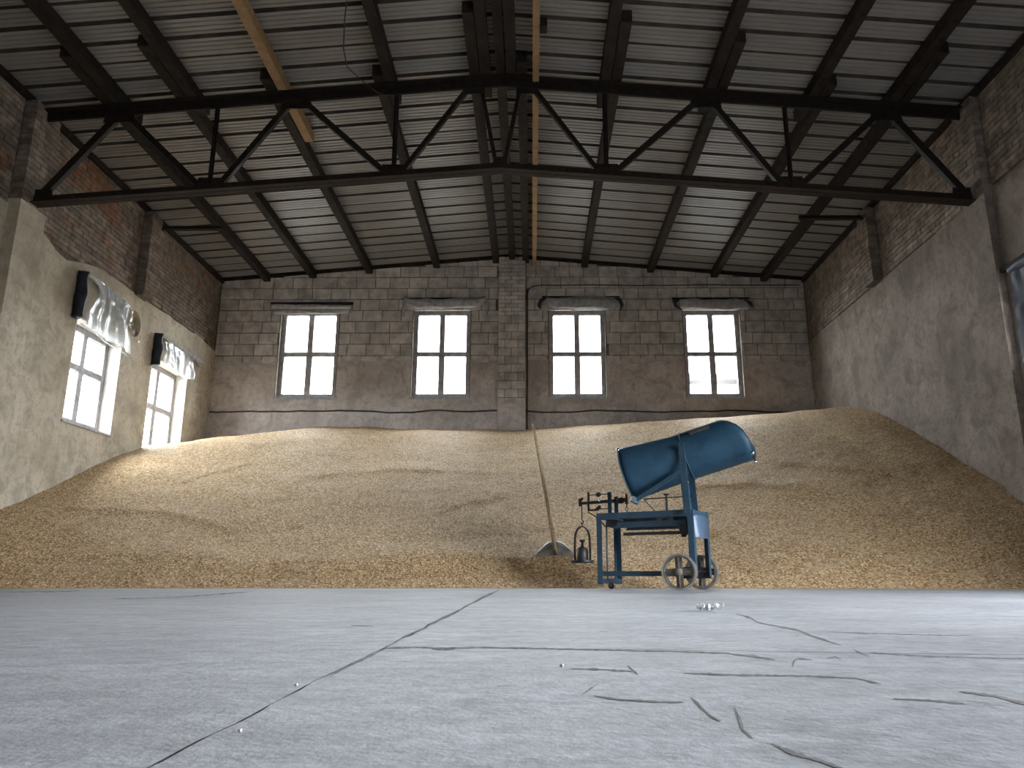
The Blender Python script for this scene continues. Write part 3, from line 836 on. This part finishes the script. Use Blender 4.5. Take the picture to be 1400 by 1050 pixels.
# cracks: dirt-filled, laid out along the lines seen on the slabs
CR = [([(1006, 839), (1028, 845), (1036, 851), (1062, 856), (1090, 861), (1105, 867), (1125, 874), (1150, 882)], 1.4),
      ([(1166, 887), (1178, 893), (1188, 897)], 2.0),
      ([(1000, 894), (1030, 897), (1060, 902)], 2.0),
      ([(780, 914), (815, 915), (850, 917), (870, 917)], 1.6), ([(858, 910), (868, 918), (872, 922)], 2.4),
      ([(935, 920), (985, 922), (1050, 923), (1110, 924), (1170, 927), (1205, 935)], 1.5),
      ([(795, 950), (808, 941), (818, 935)], 2.2), ([(812, 951), (845, 956), (890, 959), (935, 960)], 1.7),
      ([(945, 953), (958, 966), (972, 979), (985, 986)], 2.6), ([(1004, 967), (1011, 982), (1016, 998), (1030, 1010)], 3.0),
      ([(1055, 1016), (1085, 1030), (1120, 1039), (1150, 1050), (1175, 1056)], 2.8),
      ([(1310, 945), (1360, 951), (1385, 958), (1420, 966)], 2.2), ([(1220, 955), (1270, 957), (1320, 962)], 1.6),
      ([(1083, 913), (1086, 904), (1092, 900), (1110, 902)], 1.6), ([(1130, 900), (1142, 898), (1150, 901)], 2.0),
      ([(525, 886), (570, 885), (610, 886), (660, 885), (720, 886), (800, 888), (900, 890), (1000, 893)], 1.2),
      ([(590, 887), (605, 888), (622, 887)], 2.4), ([(480, 855), (510, 856)], 1.0),
      ([(680, 808), (655, 819), (632, 832), (605, 845), (580, 859), (553, 870), (530, 884), (505, 898), (478, 910), (450, 925)], 1.5),
      ([(150, 819), (230, 817), (290, 813), (345, 809)], .7), ([(0, 810), (60, 809), (110, 808)], .6),
      ([(1190, 892), (1260, 897), (1330, 899), (1420, 901)], .9), ([(820, 863), (832, 864)], .8), ([(1130, 864), (1200, 866), (1260, 868), (1330, 869)], .7)]
for pts, hw in CR:
    # densify in the picture, jitter, then drop to the floor plane
    dn = []
    for (xa, ya), (xb, yb) in zip(pts[:-1], pts[1:]):
        k = max(2, int(math.hypot(xb - xa, yb - ya) / 5))
        dn += [(xa + (xb - xa) * i / k, ya + (yb - ya) * i / k) for i in range(k)]
    dn.append(pts[-1])
    vs = []; n = len(dn)
    for i, (x, y) in enumerate(dn):
        d = (dn[min(i + 1, n - 1)][0] - dn[max(i - 1, 0)][0], dn[min(i + 1, n - 1)][1] - dn[max(i - 1, 0)][1])
        L = math.hypot(*d); px, py = -d[1] / L, d[0] / L
        h = hw * (.35 + .65 * abs(noise.noise(Vector((x * .11, y * .11, 2.0)))) * 2) * min(1, .3 + i * .3, .3 + (n - 1 - i) * .3)
        jt = .8 * noise.noise(Vector((x * .15, y * .15, 7.0)))
        for s in (-1, 1):
            q = at_z(x + px * (s * h + jt), y + py * (s * h + jt), .0005); vs.append(q)
    MB().add(vs, [(2 * i, 2 * i + 1, 2 * i + 3, 2 * i + 2) for i in range(n - 1)]).build('crack', 'crack_dirt', floor)

# ------------------------------------------------------------------ grain heap
def tab(x, pts):
    if x <= pts[0][0]: return pts[0][1]
    for (a, va), (b, vb) in zip(pts[:-1], pts[1:]):
        if x <= b:
            t = (x - a) / (b - a); t = t * t * (3 - 2 * t) * .5 + t * .5
            return va + (vb - va) * t
    return pts[-1][1]
def toe(x): return tab(x, [(-6.45, 7.85), (-3, 8.05), (0, 8.1), (2, 7.95), (5.65, 7.45)]) + .05 * nz1(x * .9, 3) + .02 * nz1(x * 4, 6)
def heap0(x, y):
    t = y - toe(x)
    s = tab(x, [(-6.45, .47), (-3, .445), (0, .44), (3, .48), (5.65, .53)])
    k = .5 + .12 * nz1(x * .5, 21)
    front = .58 * t if t < k else .58 * k + s * (t - k)
    crest = tab(x, [(-6.45, 2.70), (-5.6, 2.80), (-4.2, 2.99), (-2.2, 2.96), (-.4, 2.94), (1, 3.03), (3, 3.14), (5.65, 3.30)]) - .2 * (15 - y)
    h = max(0, .25 - abs(front - crest)) / .25
    z = min(front, crest) - h * h * .25 * .25
    z += .20 * math.exp(-((XR - x) / .9) ** 2) * max(0, min(1, t)) * max(0, min(1, (14.5 - y) / 4))
    z += .12 * math.exp(-((x - XL) / .8) ** 2) * max(0, min(1, t)) * max(0, min(1, (12.5 - y) / 3))
    return z
def on_heap(px, py):
    d = ray(px, py); lo_, hi_ = 7.0, 14.9
    f = lambda Y: HCAM + d.z * Y / d.y - heap0(d.x * Y / d.y, Y)
    Y = lo_
    while Y < hi_ and f(Y) > 0: Y += .04
    return d.x * Y / d.y, Y
SC = []
for pts, amp in (([(95, 694), (160, 699), (215, 702), (265, 711), (310, 722)], .055), ([(140, 761), (240, 763), (300, 771), (330, 776), (400, 772), (500, 774)], .05),
                 ([(490, 775), (540, 767), (610, 766), (700, 767), (790, 771)], .045), ([(600, 700), (650, 686), (720, 677), (800, 668), (880, 652)], .025),
                 ([(955, 668), (1030, 665), (1090, 667), (1140, 679)], .05), ([(985, 730), (1010, 741), (1035, 758), (1120, 758), (1170, 766), (1230, 776)], .05),
                 ([(430, 650), (520, 644), (600, 645), (700, 652)], .03), ([(1050, 632), (1150, 640), (1240, 648), (1330, 670)], .035), ([(240, 660), (300, 645), (350, 632)], .03),
                 ([(1180, 700), (1260, 690), (1340, 715)], .03)):
    SC.append((sorted(on_heap(*q) for q in pts), amp))
def heap(x, y):
    z = heap0(x, y)
    t = y - toe(x)
    k = max(0, min(1, t / .4))
    z += k * (.035 * noise.noise(Vector((x * .55, y * .55, 1.0))) + .022 * noise.noise(Vector((x * 1.7, y * 2.0, 4.0))) + .008 * noise.noise(Vector((x * 5, y * 6, 8.0))))
    z += .006 * noise.noise(Vector((x * 14, y * 14, 2.0))) + .004 * noise.noise(Vector((x * 31, y * 31, 5.0)))
    for pts, amp in SC:
        if pts[0][0] - .4 < x < pts[-1][0] + .4:
            yc = tab(x, pts)
            d = y - yc
            e = min(1, (x - pts[0][0] + .4) / .6, (pts[-1][0] + .4 - x) / .6)
            z += .6 * amp * e * (math.exp(-(d / .30) ** 2) if d > 0 else math.exp(-(d / .07) ** 2))
    return z
nx, ny = 300, 260
vs = []; fs = []
ymin = 7.0
for j in range(ny + 1):
    y = ymin + (YB + .01 - ymin) * (j / ny) ** 1.12
    for i in range(nx + 1):
        x = XL - .02 + (XR - XL + .04) * i / nx
        vs.append((x, y, max(-.03, heap(x, y))))
for j in range(ny):
    for i in range(nx):
        a = j * (nx + 1) + i; q = (a, a + 1, a + nx + 2, a + nx + 1)
        if max(vs[k][2] for k in q) > -.025: fs.append(q)
hm = MB().add(vs, fs).mesh('grain_heap', 'grain', True)
ho = link('grain_heap', hm)
tag(ho, 'huge heap of golden grain sloping up to the end wall', 'grain', kind='stuff')
# loose kernels along the foot of the heap and over its lower slope
kv = []; kf = []
rk = random.Random(5)
def kernel(x, y, z, L, r, a, tilt):
    n = len(kv); c, s = math.cos(a), math.sin(a)
    for (u, v_, w_) in ((-L, 0, 0), (0, -r, 0), (0, 0, r), (0, r, 0), (0, 0, -r), (L, 0, 0)):
        w2 = w_ + u * tilt
        kv.append((x + u * c - v_ * s, y + u * s + v_ * c, z + w2))
    for q in ((0, 1, 2), (0, 2, 3), (0, 3, 4), (0, 4, 1), (5, 2, 1), (5, 3, 2), (5, 4, 3), (5, 1, 4)): kf.append(tuple(n + i for i in q))
for _ in range(26000):
    x = rk.uniform(XL + .05, XR - .05)
    if rk.random() < .25:
        y = toe(x) - abs(rk.gauss(0, .10)) + .02
    else:
        y = toe(x) + rk.random() ** 1.4 * 2.6
    z = max(0.003, heap(x, y) + .002)
    kernel(x, y, z, rk.uniform(.004, .006), rk.uniform(.002, .003), rk.uniform(0, PI), rk.uniform(-.4, .4))
me = bpy.data.meshes.new('loose_kernels'); me.from_pydata(kv, [], kf); me.materials.append(MATS['kernel'])
o = link('loose_kernels', me); tag(o, 'loose grain kernels scattered along the foot of the heap', 'grain', kind='stuff')

# ------------------------------------------------------------------ scale cart with tilting hopper
CA = math.radians(-31)
cart = empty('weighing_cart', (1.31, 7.0, 0), CA)
tag(cart, 'blue steel weighing cart with a tilted scoop hopper before the grain', 'cart')
def part(mb, name, mat, parent=None, sm=False, bv=0):
    o = mb.build(name, mat, parent or cart, sm)
    if bv: bevel(o, bv)
    return o
UL, UR, VN, VF, HT = -.80, .105, .04, .47, .70
for u in (UL, UR):
    for v_ in (VN, VF):
        s = 1 if v_ == VN else -1; q = 1 if u == UL else -1
        z0 = .045 if u == UL else .115
        mb = MB().box(u - .026, u + .026, v_ - .003, v_ + .003, z0, HT).box(u - q * .026 - .003, u - q * .026 + .003, min(v_, v_ + s * .05), max(v_, v_ + s * .05), z0, HT)
        part(mb, 'leg', 'blue_frame')
for v_, s in ((VN, 1), (VF, -1)):
    part(MB().box(UL - .028, UR + .03, v_ - .004, v_ + .002, HT - .055, HT + .004).box(UL - .028, UR + .03, min(v_, v_ + s * .05), max(v_, v_ + s * .05), HT - .002, HT + .004), 'top_rail', 'blue_frame', bv=.002)
    part(MB().box(UL, UR + .02, v_ + s * .004 - .003, v_ + s * .004 + .003, .120, .165).box(UL, UR + .02, min(v_, v_ + s * .04), max(v_, v_ + s * .04), .159, .165), 'lower_rail', 'blue_frame')
for u in (UL, UR):
    part(MB().box(u - .025, u + .025, VN, VF, HT - .05, HT), 'cross_rail', 'blue_frame')
part(MB().box(UL - .022, UL + .022, VN, VF, .052, .096), 'cross_rail', 'blue_frame')
part(MB().box(UL - .012, UL + .022, VN, VF, .125, .16), 'cross_rail', 'blue_frame')
# curved end panel
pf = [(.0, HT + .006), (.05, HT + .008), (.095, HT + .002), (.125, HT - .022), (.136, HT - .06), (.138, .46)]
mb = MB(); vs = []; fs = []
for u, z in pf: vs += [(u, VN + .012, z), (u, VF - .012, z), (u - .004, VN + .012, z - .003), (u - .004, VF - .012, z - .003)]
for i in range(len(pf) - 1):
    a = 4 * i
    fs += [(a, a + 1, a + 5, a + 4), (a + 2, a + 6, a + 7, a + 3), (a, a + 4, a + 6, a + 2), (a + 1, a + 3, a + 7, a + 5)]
e = part(mb.add(vs, fs), 'end_panel', 'blue_sky_lit', sm=True); e['label'] = 'blue curved end panel, sky reflection painted in'
# mechanism below the top
part(MB().box(-.70, .05, .09, .15, .565, .618), 'lever_beam', 'blue_frame', bv=.004)
part(MB().box(-.66, .05, .36, .42, .565, .618), 'lever_beam', 'blue_frame', bv=.004)
part(MB().box(-.58, .04, .10, .16, .493, .520), 'lever_beam', 'black_iron', bv=.003)
part(MB().tube([(-.56, .13, .545), (.0, .13, .545)], .006, 6), 'lever_rod', 'bare_iron')
part(MB().box(-.02, .06, .08, .30, .49, .575).box(-.01, .03, .10, .14, .465, .49), 'bearing_block', 'black_iron', bv=.006)
part(MB().box(-.745, -.63, .09, .30, .575, .645), 'bearing_block', 'black_iron', bv=.006)
part(MB().box(-.24, -.19, .09, .13, .617, .65).box(-.13, -.08, .09, .13, .617, .65).tube([(-.24, .11, .645), (-.08, .11, .645)], .014, 8), 'pivot', 'bare_iron')
part(MB().box(-.62, .05, .20, .33, .625, .648), 'platform', 'black_iron')
# wheels
def wheel(v_, side):
    R = .157; w_ = part(MB().lathe([(R - .026, -.024), (R, -.024), (R, .024), (R - .026, .024), (R - .026, -.024)], (0, 0, 0), 40, 'Y'), 'wheel', 'wheel_iron')
    w_.location = (.0 if side < 0 else .02, v_, R); shade_auto(w_)
    mb = MB()
    mb.lathe([(R - .012, -.027 if side < 0 else .022), (R + .002, -.027 if side < 0 else .022), (R + .002, -.021 if side < 0 else .028), (R - .012, -.021 if side < 0 else .028), (R - .012, -.027 if side < 0 else .022)], (0, 0, 0), 40, 'Y').build('rim_edge', 'wheel_edge', w_)
    for k in range(4):
        a = k * PI / 2 + .03; dx, dz = math.cos(a), math.sin(a)
        mb = MB()
        mb.bar((dx * .03, 0, dz * .03), (dx * (R - .01), 0, dz * (R - .01)), .014, .062, (-dz, 0, dx)).bar((dx * .03, 0, dz * .03), (dx * (R - .01), 0, dz * (R - .01)), .04, .010, (-dz, 0, dx))
        mb.build('spoke', 'wheel_iron', w_)
    MB().lathe([(.0, -.035), (.022, -.035), (.034, -.026), (.034, .026), (.022, .035), (0, .035)], (0, 0, 0), 16, 'Y').build('hub', 'wheel_iron', w_, True)
wheel(-.01, -1); wheel(.52, 1)
part(MB().tube([(.0, -.03, .157), (.02, .54, .157)], .013, 10), 'axle', 'black_iron')
part(MB().box(-.03, .13, VN + .004, VN + .022, .10, .20), 'axle_bracket', 'black_iron')
part(MB().box(-.03, .13, VF - .022, VF - .004, .10, .20), 'axle_bracket', 'black_iron')
# caster
ca = part(MB().lathe([(0, -.012), (.026, -.012), (.030, -.007), (.030, .007), (.026, .012), (0, .012)], (0, 0, 0), 18, 'Y'), 'caster', 'black_iron')
ca.location = (UL + .01, .255, .030)
MB().box(-.014, .014, -.024, -.015, -.005, .030).box(-.014, .014, .015, .024, -.005, .030).box(-.024, .024, -.026, .026, .024, .030).build('fork', 'bare_iron', ca)
# standing rod and small braces
part(MB().tube([(UL, .20, .06), (UL, .20, .69)], .009, 7), 'push_rod', 'blue_frame')
part(MB().tube([(-1.01, .245, .76), (-1.01, .24, .735), (-.90, .22, .675), (-.80, .20, .575), (-.80, .20, .56)], .006, 6), 'brace_rod', 'black_iron')
# scale column and balance beam
part(MB().box(-.765, -.725, .165, .175, HT, .905).box(-.765, -.725, .315, .325, HT, .885).box(-.76, -.73, .165, .325, HT, HT + .02).tube([(-.745, .165, .905), (-.745, .165, .915)], .02, 10), 'scale_column', 'blue_paint', bv=.002)
bb = part(MB().hexa([(-1.115, .235, .815), (-.60, .235, .822), (-.60, .255, .822), (-1.115, .255, .815), (-1.115, .235, .840), (-.60, .235, .858), (-.60, .255, .858), (-1.115, .255, .840)]), 'balance_beam', 'black_iron')
MB().lathe([(0, -.70), (.018, -.70), (.030, -.69), (.030, -.64), (.018, -.63), (0, -.63)], (0, .245, .838), 14, 'X').build('counterweight', 'black_iron', bb, True)
MB().tube([(-1.02, .245, .905), (-.77, .245, .908)], .005, 6).build('upper_rod', 'black_iron', bb)
MB().lathe([(0, -.918), (.022, -.918), (.022, -.885), (0, -.885)], (0, .245, .907), 14, 'X').build('slide_weight', 'black_iron', bb)
MB().lathe([(0, -.012), (.012, -.008), (.016, 0), (.012, .008), (0, .012)], (-.878, .225, .842), 10).build('brass_nut', 'chrome', bb, True)
MB().box(-1.020, -1.006, .235, .255, .75, .935).box(-1.005, -.90, .24, .25, .748, .765).hexa([(-.95, .24, .76), (-.88, .24, .76), (-.88, .25, .76), (-.95, .25, .76), (-.90, .24, .80), (-.88, .24, .80), (-.88, .25, .80), (-.90, .25, .80)]).tube([(-.90, .245, .763), (-.75, .245, .765)], .005, 6).build('beam_guide', 'black_iron', bb)
MB().box(-1.118, -1.095, .232, .258, .80, .875).box(-1.095, -1.075, .24, .25, .86, .885).build('knife_edge', 'black_iron', bb)
MB().hexa([(-.612, .23, .80), (-.588, .23, .80), (-.588, .26, .80), (-.612, .26, .80), (-.606, .238, .90), (-.594, .238, .90), (-.594, .252, .90), (-.606, .252, .90)]).tube([(-.60, .245, .80), (-.60, .245, .765)], .006, 6).build('knife_edge', 'black_iron', bb)
def ring(c, R, r, ax='V', n=14):
    return MB().tube([(c[0] + R * math.cos(2 * PI * k / n), c[1], c[2] + R * math.sin(2 * PI * k / n)) if ax == 'V' else (c[0], c[1] + R * math.cos(2 * PI * k / n), c[2] + R * math.sin(2 * PI * k / n)) for k in range(n + 1)], r, 6, False)
ring((-.60, .245, .752), .015, .004).build('chain_link', 'bare_iron', bb)
ring((-.60, .245, .728), .013, .004, 'U').build('chain_link', 'bare_iron', bb)
part(MB().tube([(-.60, .245, .72), (-.60, .245, .62)], .005, 6), 'pull_rod', 'black_iron')
# tee stand behind the scale
part(MB().tube([(-.19, .245, .645), (-.19, .245, .87)], .012, 8).box(-.215, -.165, .235, .255, .862, .878), 'tee_stand', 'black_iron')
part(MB().tube([(-.42, .245, .838), (.07, .245, .842)], .006, 6), 'cross_rod', 'black_iron')
part(MB().tube([(-.42, .245, .838), (-.30, .245, .705)], .0045, 6), 'stay_rod', 'black_iron')
# posts that carry the hopper
for v_, hgt in ((.006, 1.315), (.504, 1.315)):
    s = -1 if v_ < .2 else 1
    FU = 0 if s < 0 else -.10
    part(MB().hexa([(.062 + FU, v_ - .006, .66), (.128 + FU, v_ - .006, .66), (.128 + FU, v_ + .006, .66), (.062 + FU, v_ + .006, .66), (.038 + FU, v_ - .006, hgt), (.092 + FU, v_ - .006, hgt), (.092 + FU, v_ + .006, hgt), (.038 + FU, v_ + .006, hgt)]).hexa(
        [(.062 + FU, min(v_, v_ - s * .04), .70), (.070 + FU, min(v_, v_ - s * .04), .70), (.070 + FU, max(v_, v_ - s * .04), .70), (.062 + FU, max(v_, v_ - s * .04), .70), (.040 + FU, min(v_, v_ - s * .03), 1.0), (.048 + FU, min(v_, v_ - s * .03), 1.0), (.048 + FU, max(v_, v_ - s * .03), 1.0), (.040 + FU, max(v_, v_ - s * .03), 1.0)]), 'hopper_post', 'blue_frame')
    part(MB().tube([(.062 + FU, v_ + s * .012, 1.26), (.062 + FU, v_ - s * .06, 1.26)], .020, 12), 'trunnion', 'blue_frame')
# the scoop-shaped hopper (its own axis, turned a little on the cart)
R10 = math.radians(10)
ax = Vector((math.cos(math.radians(15.5)), 0, math.sin(math.radians(15.5)))); an = Vector((-ax.z, 0, ax.x)); CO = Vector((-.605, 0, 1.076))
def D(s, h, v_):
    p_ = CO + ax * s + an * h
    return Vector((.06 + p_.x * math.cos(R10) - v_ * math.sin(R10), .255 + p_.x * math.sin(R10) + v_ * math.cos(R10), p_.z))
def hr(s): return .260 - .036 * min(1, s / .5)
def hc(s): return 0 - .018 * min(1, s / .5)
CUT = [(-.30, 1.165), (-.24, 1.172), (-.15, 1.190), (-.095, 1.192), (0, 1.168), (.071, 1.130), (.12, 1.085), (.166, 1.030), (.195, .965), (.23, .90)]
def cut(h): return tab(h, CUT)
mb = MB(); n = 56; ms = 18; vs = []; fs = []
for j in range(ms + 1):
    for k in range(n):
        a = 2 * PI * k / n
        s = (j / ms) * cut(hc(1) + .224 * math.sin(a))
        r = hr(s)
        vs.append(D(s, hc(s) + r * math.sin(a), -r * math.cos(a)))
for j in range(ms):
    for k in range(n):
        a = j * n + k; b = j * n + (k + 1) % n; fs.append((a, b, b + n, a + n))
hop = part(mb.add(vs, fs), 'hopper', 'blue_paint', sm=True)
md = hop.modifiers.new('thick', 'SOLIDIFY'); md.thickness = .005; md.offset = -1
vs = [D(.006, hc(0) + .257 * math.sin(2 * PI * k / n), -.257 * math.cos(2 * PI * k / n)) for k in range(n)] + [D(.012, hc(0) + .257 * math.sin(2 * PI * k / n), -.257 * math.cos(2 * PI * k / n)) for k in range(n)]
MB().add(vs, [tuple(range(n)), tuple(range(2 * n - 1, n - 1, -1))] + [(k, (k + 1) % n, n + (k + 1) % n, n + k) for k in range(n)]).build('end_disc', 'blue_paint', hop)
MB().tube([D(.004, .262 * math.sin(2 * PI * k / n), -.262 * math.cos(2 * PI * k / n)) for k in range(n + 1)], .006, 6, False).build('rim', 'blue_paint', hop, True)
# wire edge round the mouth
pts = []
for k in range(n + 1):
    a = 2 * PI * k / n; h = hc(1) + .224 * math.sin(a); s = cut(h)
    pts.append(D(s, h, -.224 * math.cos(a)))
MB().tube(pts, .0035, 6, False).build('rim_wire', 'bare_iron', hop, True)
# strap round the middle
pts = [D(.60, hc(.6) + .2275 * math.sin(2 * PI * k / n), -.2275 * math.cos(2 * PI * k / n)) for k in range(n + 1)]
MB().tube(pts, .005, 6, False).build('strap', 'blue_frame', hop, True)
a0 = math.radians(42)
hb_ = lambda s, o_: D(s, hc(1) + (.224 + o_) * math.sin(a0), -(.224 + o_) * math.cos(a0))
MB().bar(hb_(.70, .018), hb_(.89, .018), .022, .024, (0, -1, .6)).bar(hb_(.72, -.004), hb_(.72, .014), .02, .02).bar(hb_(.87, -.004), hb_(.87, .014), .02, .02).build('grip', 'bare_iron', hop)
def DV(ud, w_, v_):
    return Vector((.06 + ud * math.cos(R10) - v_ * math.sin(R10), .255 + ud * math.sin(R10) + v_ * math.cos(R10), w_))
MB().bar(DV(-.50, .795, -.19), DV(-.05, 1.05, -.235), .03, .034, (0, 0, 1)).bar(DV(-.53, .82, -.20), DV(-.47, .79, -.17), .06, .05).build('tilt_bar', 'blue_frame', hop)
def ball(p_, r): return MB().lathe([(r * math.sin(PI * i / 8) + 1e-4, -r * math.cos(PI * i / 8)) for i in range(9)], tuple(p_), 14)
for q, r in ((DV(-.655, 1.29, -.16), .017), (DV(.585, 1.185, -.20), .020), (DV(.600, 1.118, -.12), .017)):
    ball(q, r).build('knob', 'chrome', hop, True)

# hanging weight pan
wh = empty('weight_hanger', tuple(cart.matrix_basis @ Vector((-1.09, .245, .25))), CA)
tag(wh, 'dark iron weight hanger hooked on the end of the balance beam', 'weight hanger')
MB().tube([(0, 0, .57), (0, 0, .42), (.012, 0, .405), (.016, 0, .39), (.006, 0, .377), (-.008, 0, .38)], .005, 6).build('hook', 'steel_rust', wh)
MB().tube([(-.006, 0, .395), (0, 0, .365), (0, 0, .345)], .005, 6).build('hook', 'steel_rust', wh)
st = []
for k in range(15):
    a = PI * k / 14; st.append((-.082 * math.cos(a), 0, .20 + .15 * math.sin(a) ** .8))
st = [(-.084, 0, .02), (-.085, 0, .12)] + st + [(.085, 0, .12), (.084, 0, .02)]
mb = MB()
for a, b in zip(st[:-1], st[1:]): mb.bar(a, b, .030, .010, (a[0] + b[0] + 1e-3, 0, .25))
mb.build('stirrup', 'black_iron', wh)
MB().lathe([(0, -.004), (.105, -.004), (.112, .004), (.112, .022), (.104, .022), (.100, .012), (0, .012)], (0, 0, 0), 26).build('pan', 'black_iron', wh)
iw = empty('iron_weight', tuple(cart.matrix_basis @ Vector((-1.09, .245, .262))), CA)
tag(iw, 'black iron weight with a knob standing on the hanger pan', 'weight')
MB().lathe([(0, 0), (.052, 0), (.056, .006), (.056, .115), (.045, .13), (.018, .14), (.014, .155), (0, .157)], (0, 0, 0), 20).build('body', 'black_iron', iw, True)
MB().lathe([(.012, .15), (.013, .178), (.026, .190), (.030, .203), (.02, .212), (0, .213)], (0, 0, 0), 16).build('knob', 'black_iron', iw, True)

# ------------------------------------------------------------------ shovel
sy = 8.66
sh = empty('grain_shovel', (.26, sy - .05, .315)); tag(sh, 'long-handled wide metal shovel stuck upright in the grain', 'shovel')
# blade: wide scoop leaning on the slope, side walls curled forward
vs = []; fs = []; bn, bm_ = 20, 8
for i in range(bn + 1):
    t = i / bn * 2 - 1
    for j in range(bm_ + 1):
        s = j / bm_
        wdt = .215 * (1 - .30 * s ** 2.5)
        curl = -.05 * abs(t) ** 4
        vs.append((t * wdt, .02 + .16 * s + curl - .035 * math.sin(s * PI) , -.005 + .20 * s * (1 - .45 * abs(t) ** 2.5)))
for i in range(bn):
    for j in range(bm_):
        a = i * (bm_ + 1) + j; fs.append((a, a + 1, a + bm_ + 2, a + bm_ + 1))
bo = MB().add(vs, fs).build('blade', 'blade_metal', sh, True)
md = bo.modifiers.new('thick', 'SOLIDIFY'); md.thickness = .004
MB().bar((-.20, .0, -.006), (.20, .0, -.006), .012, .02).build('blade_lip', 'steel_rust', sh)
MB().tube([(.008, .02, .03), (-.012, .045, .14), (-.03, .06, .25)], [.020, .019, .016], 10).build('socket', 'bare_iron', sh, True)
MB().tube([(.004, .03, .06), (-.03, .06, .26), (-.085, .10, .60), (-.15, .15, 1.0), (-.205, .19, 1.32), (-.245, .22, 1.53)], [.022, .022, .0215, .021, .020, .018], 10).build('handle', 'handle_wood', sh, True)

# ------------------------------------------------------------------ litter on the floor
p0 = at_z(970, 836, 0)
vs = []; fs = []; n = 9
for i in range(n):
    for j in range(n):
        u = (i / (n - 1) - .5); v_ = (j / (n - 1) - .5)
        vs.append((u * .085 + .012 * nz1(i * 1.3, j * 2.1), v_ * .07 + .012 * nz1(i * 2.1, j * 1.1 + 9), .016 + .016 * math.sin(i * 2.1 + j) * math.cos(j * 1.7 - i * .6)))
for i in range(n - 1):
    for j in range(n - 1):
        a = i * n + j; fs.append((a, a + 1, a + n + 1, a + n))
zm = min(q[2] for q in vs)
cw = MB().add([(x, y, z - zm) for x, y, z in vs], fs).build('plastic_wrapper', 'clear_film')
cw.location = (p0.x, p0.y, .001)
md = cw.modifiers.new('thick', 'SOLIDIFY'); md.thickness = .0008
tag(cw, 'small crumpled clear plastic wrapper on the floor before the cart', 'litter')
for (px, py), r, lb in (((768, 912), .0028, 'tiny white crumb beside the short dark floor cracks'), ((405, 938), .002, 'tiny pale crumb beside the long slab joint'), ((328, 1001), .0017, 'tiny white pebble at the slab joint, farthest from the cart')):
    q = at_z(px, py, 0)
    o = MB().lathe([(r * math.sin(PI * i / 6) * (1 + .2 * math.sin(i * 2)) + 1e-4, r * .8 * (1 - math.cos(PI * i / 6))) for i in range(7)], (0, 0, 0), 9).build('floor_crumb', 'pebble_white', None, True)
    o.location = (q.x, q.y, 0.0); tag(o, lb, 'crumb', 'tiny crumbs on the floor')
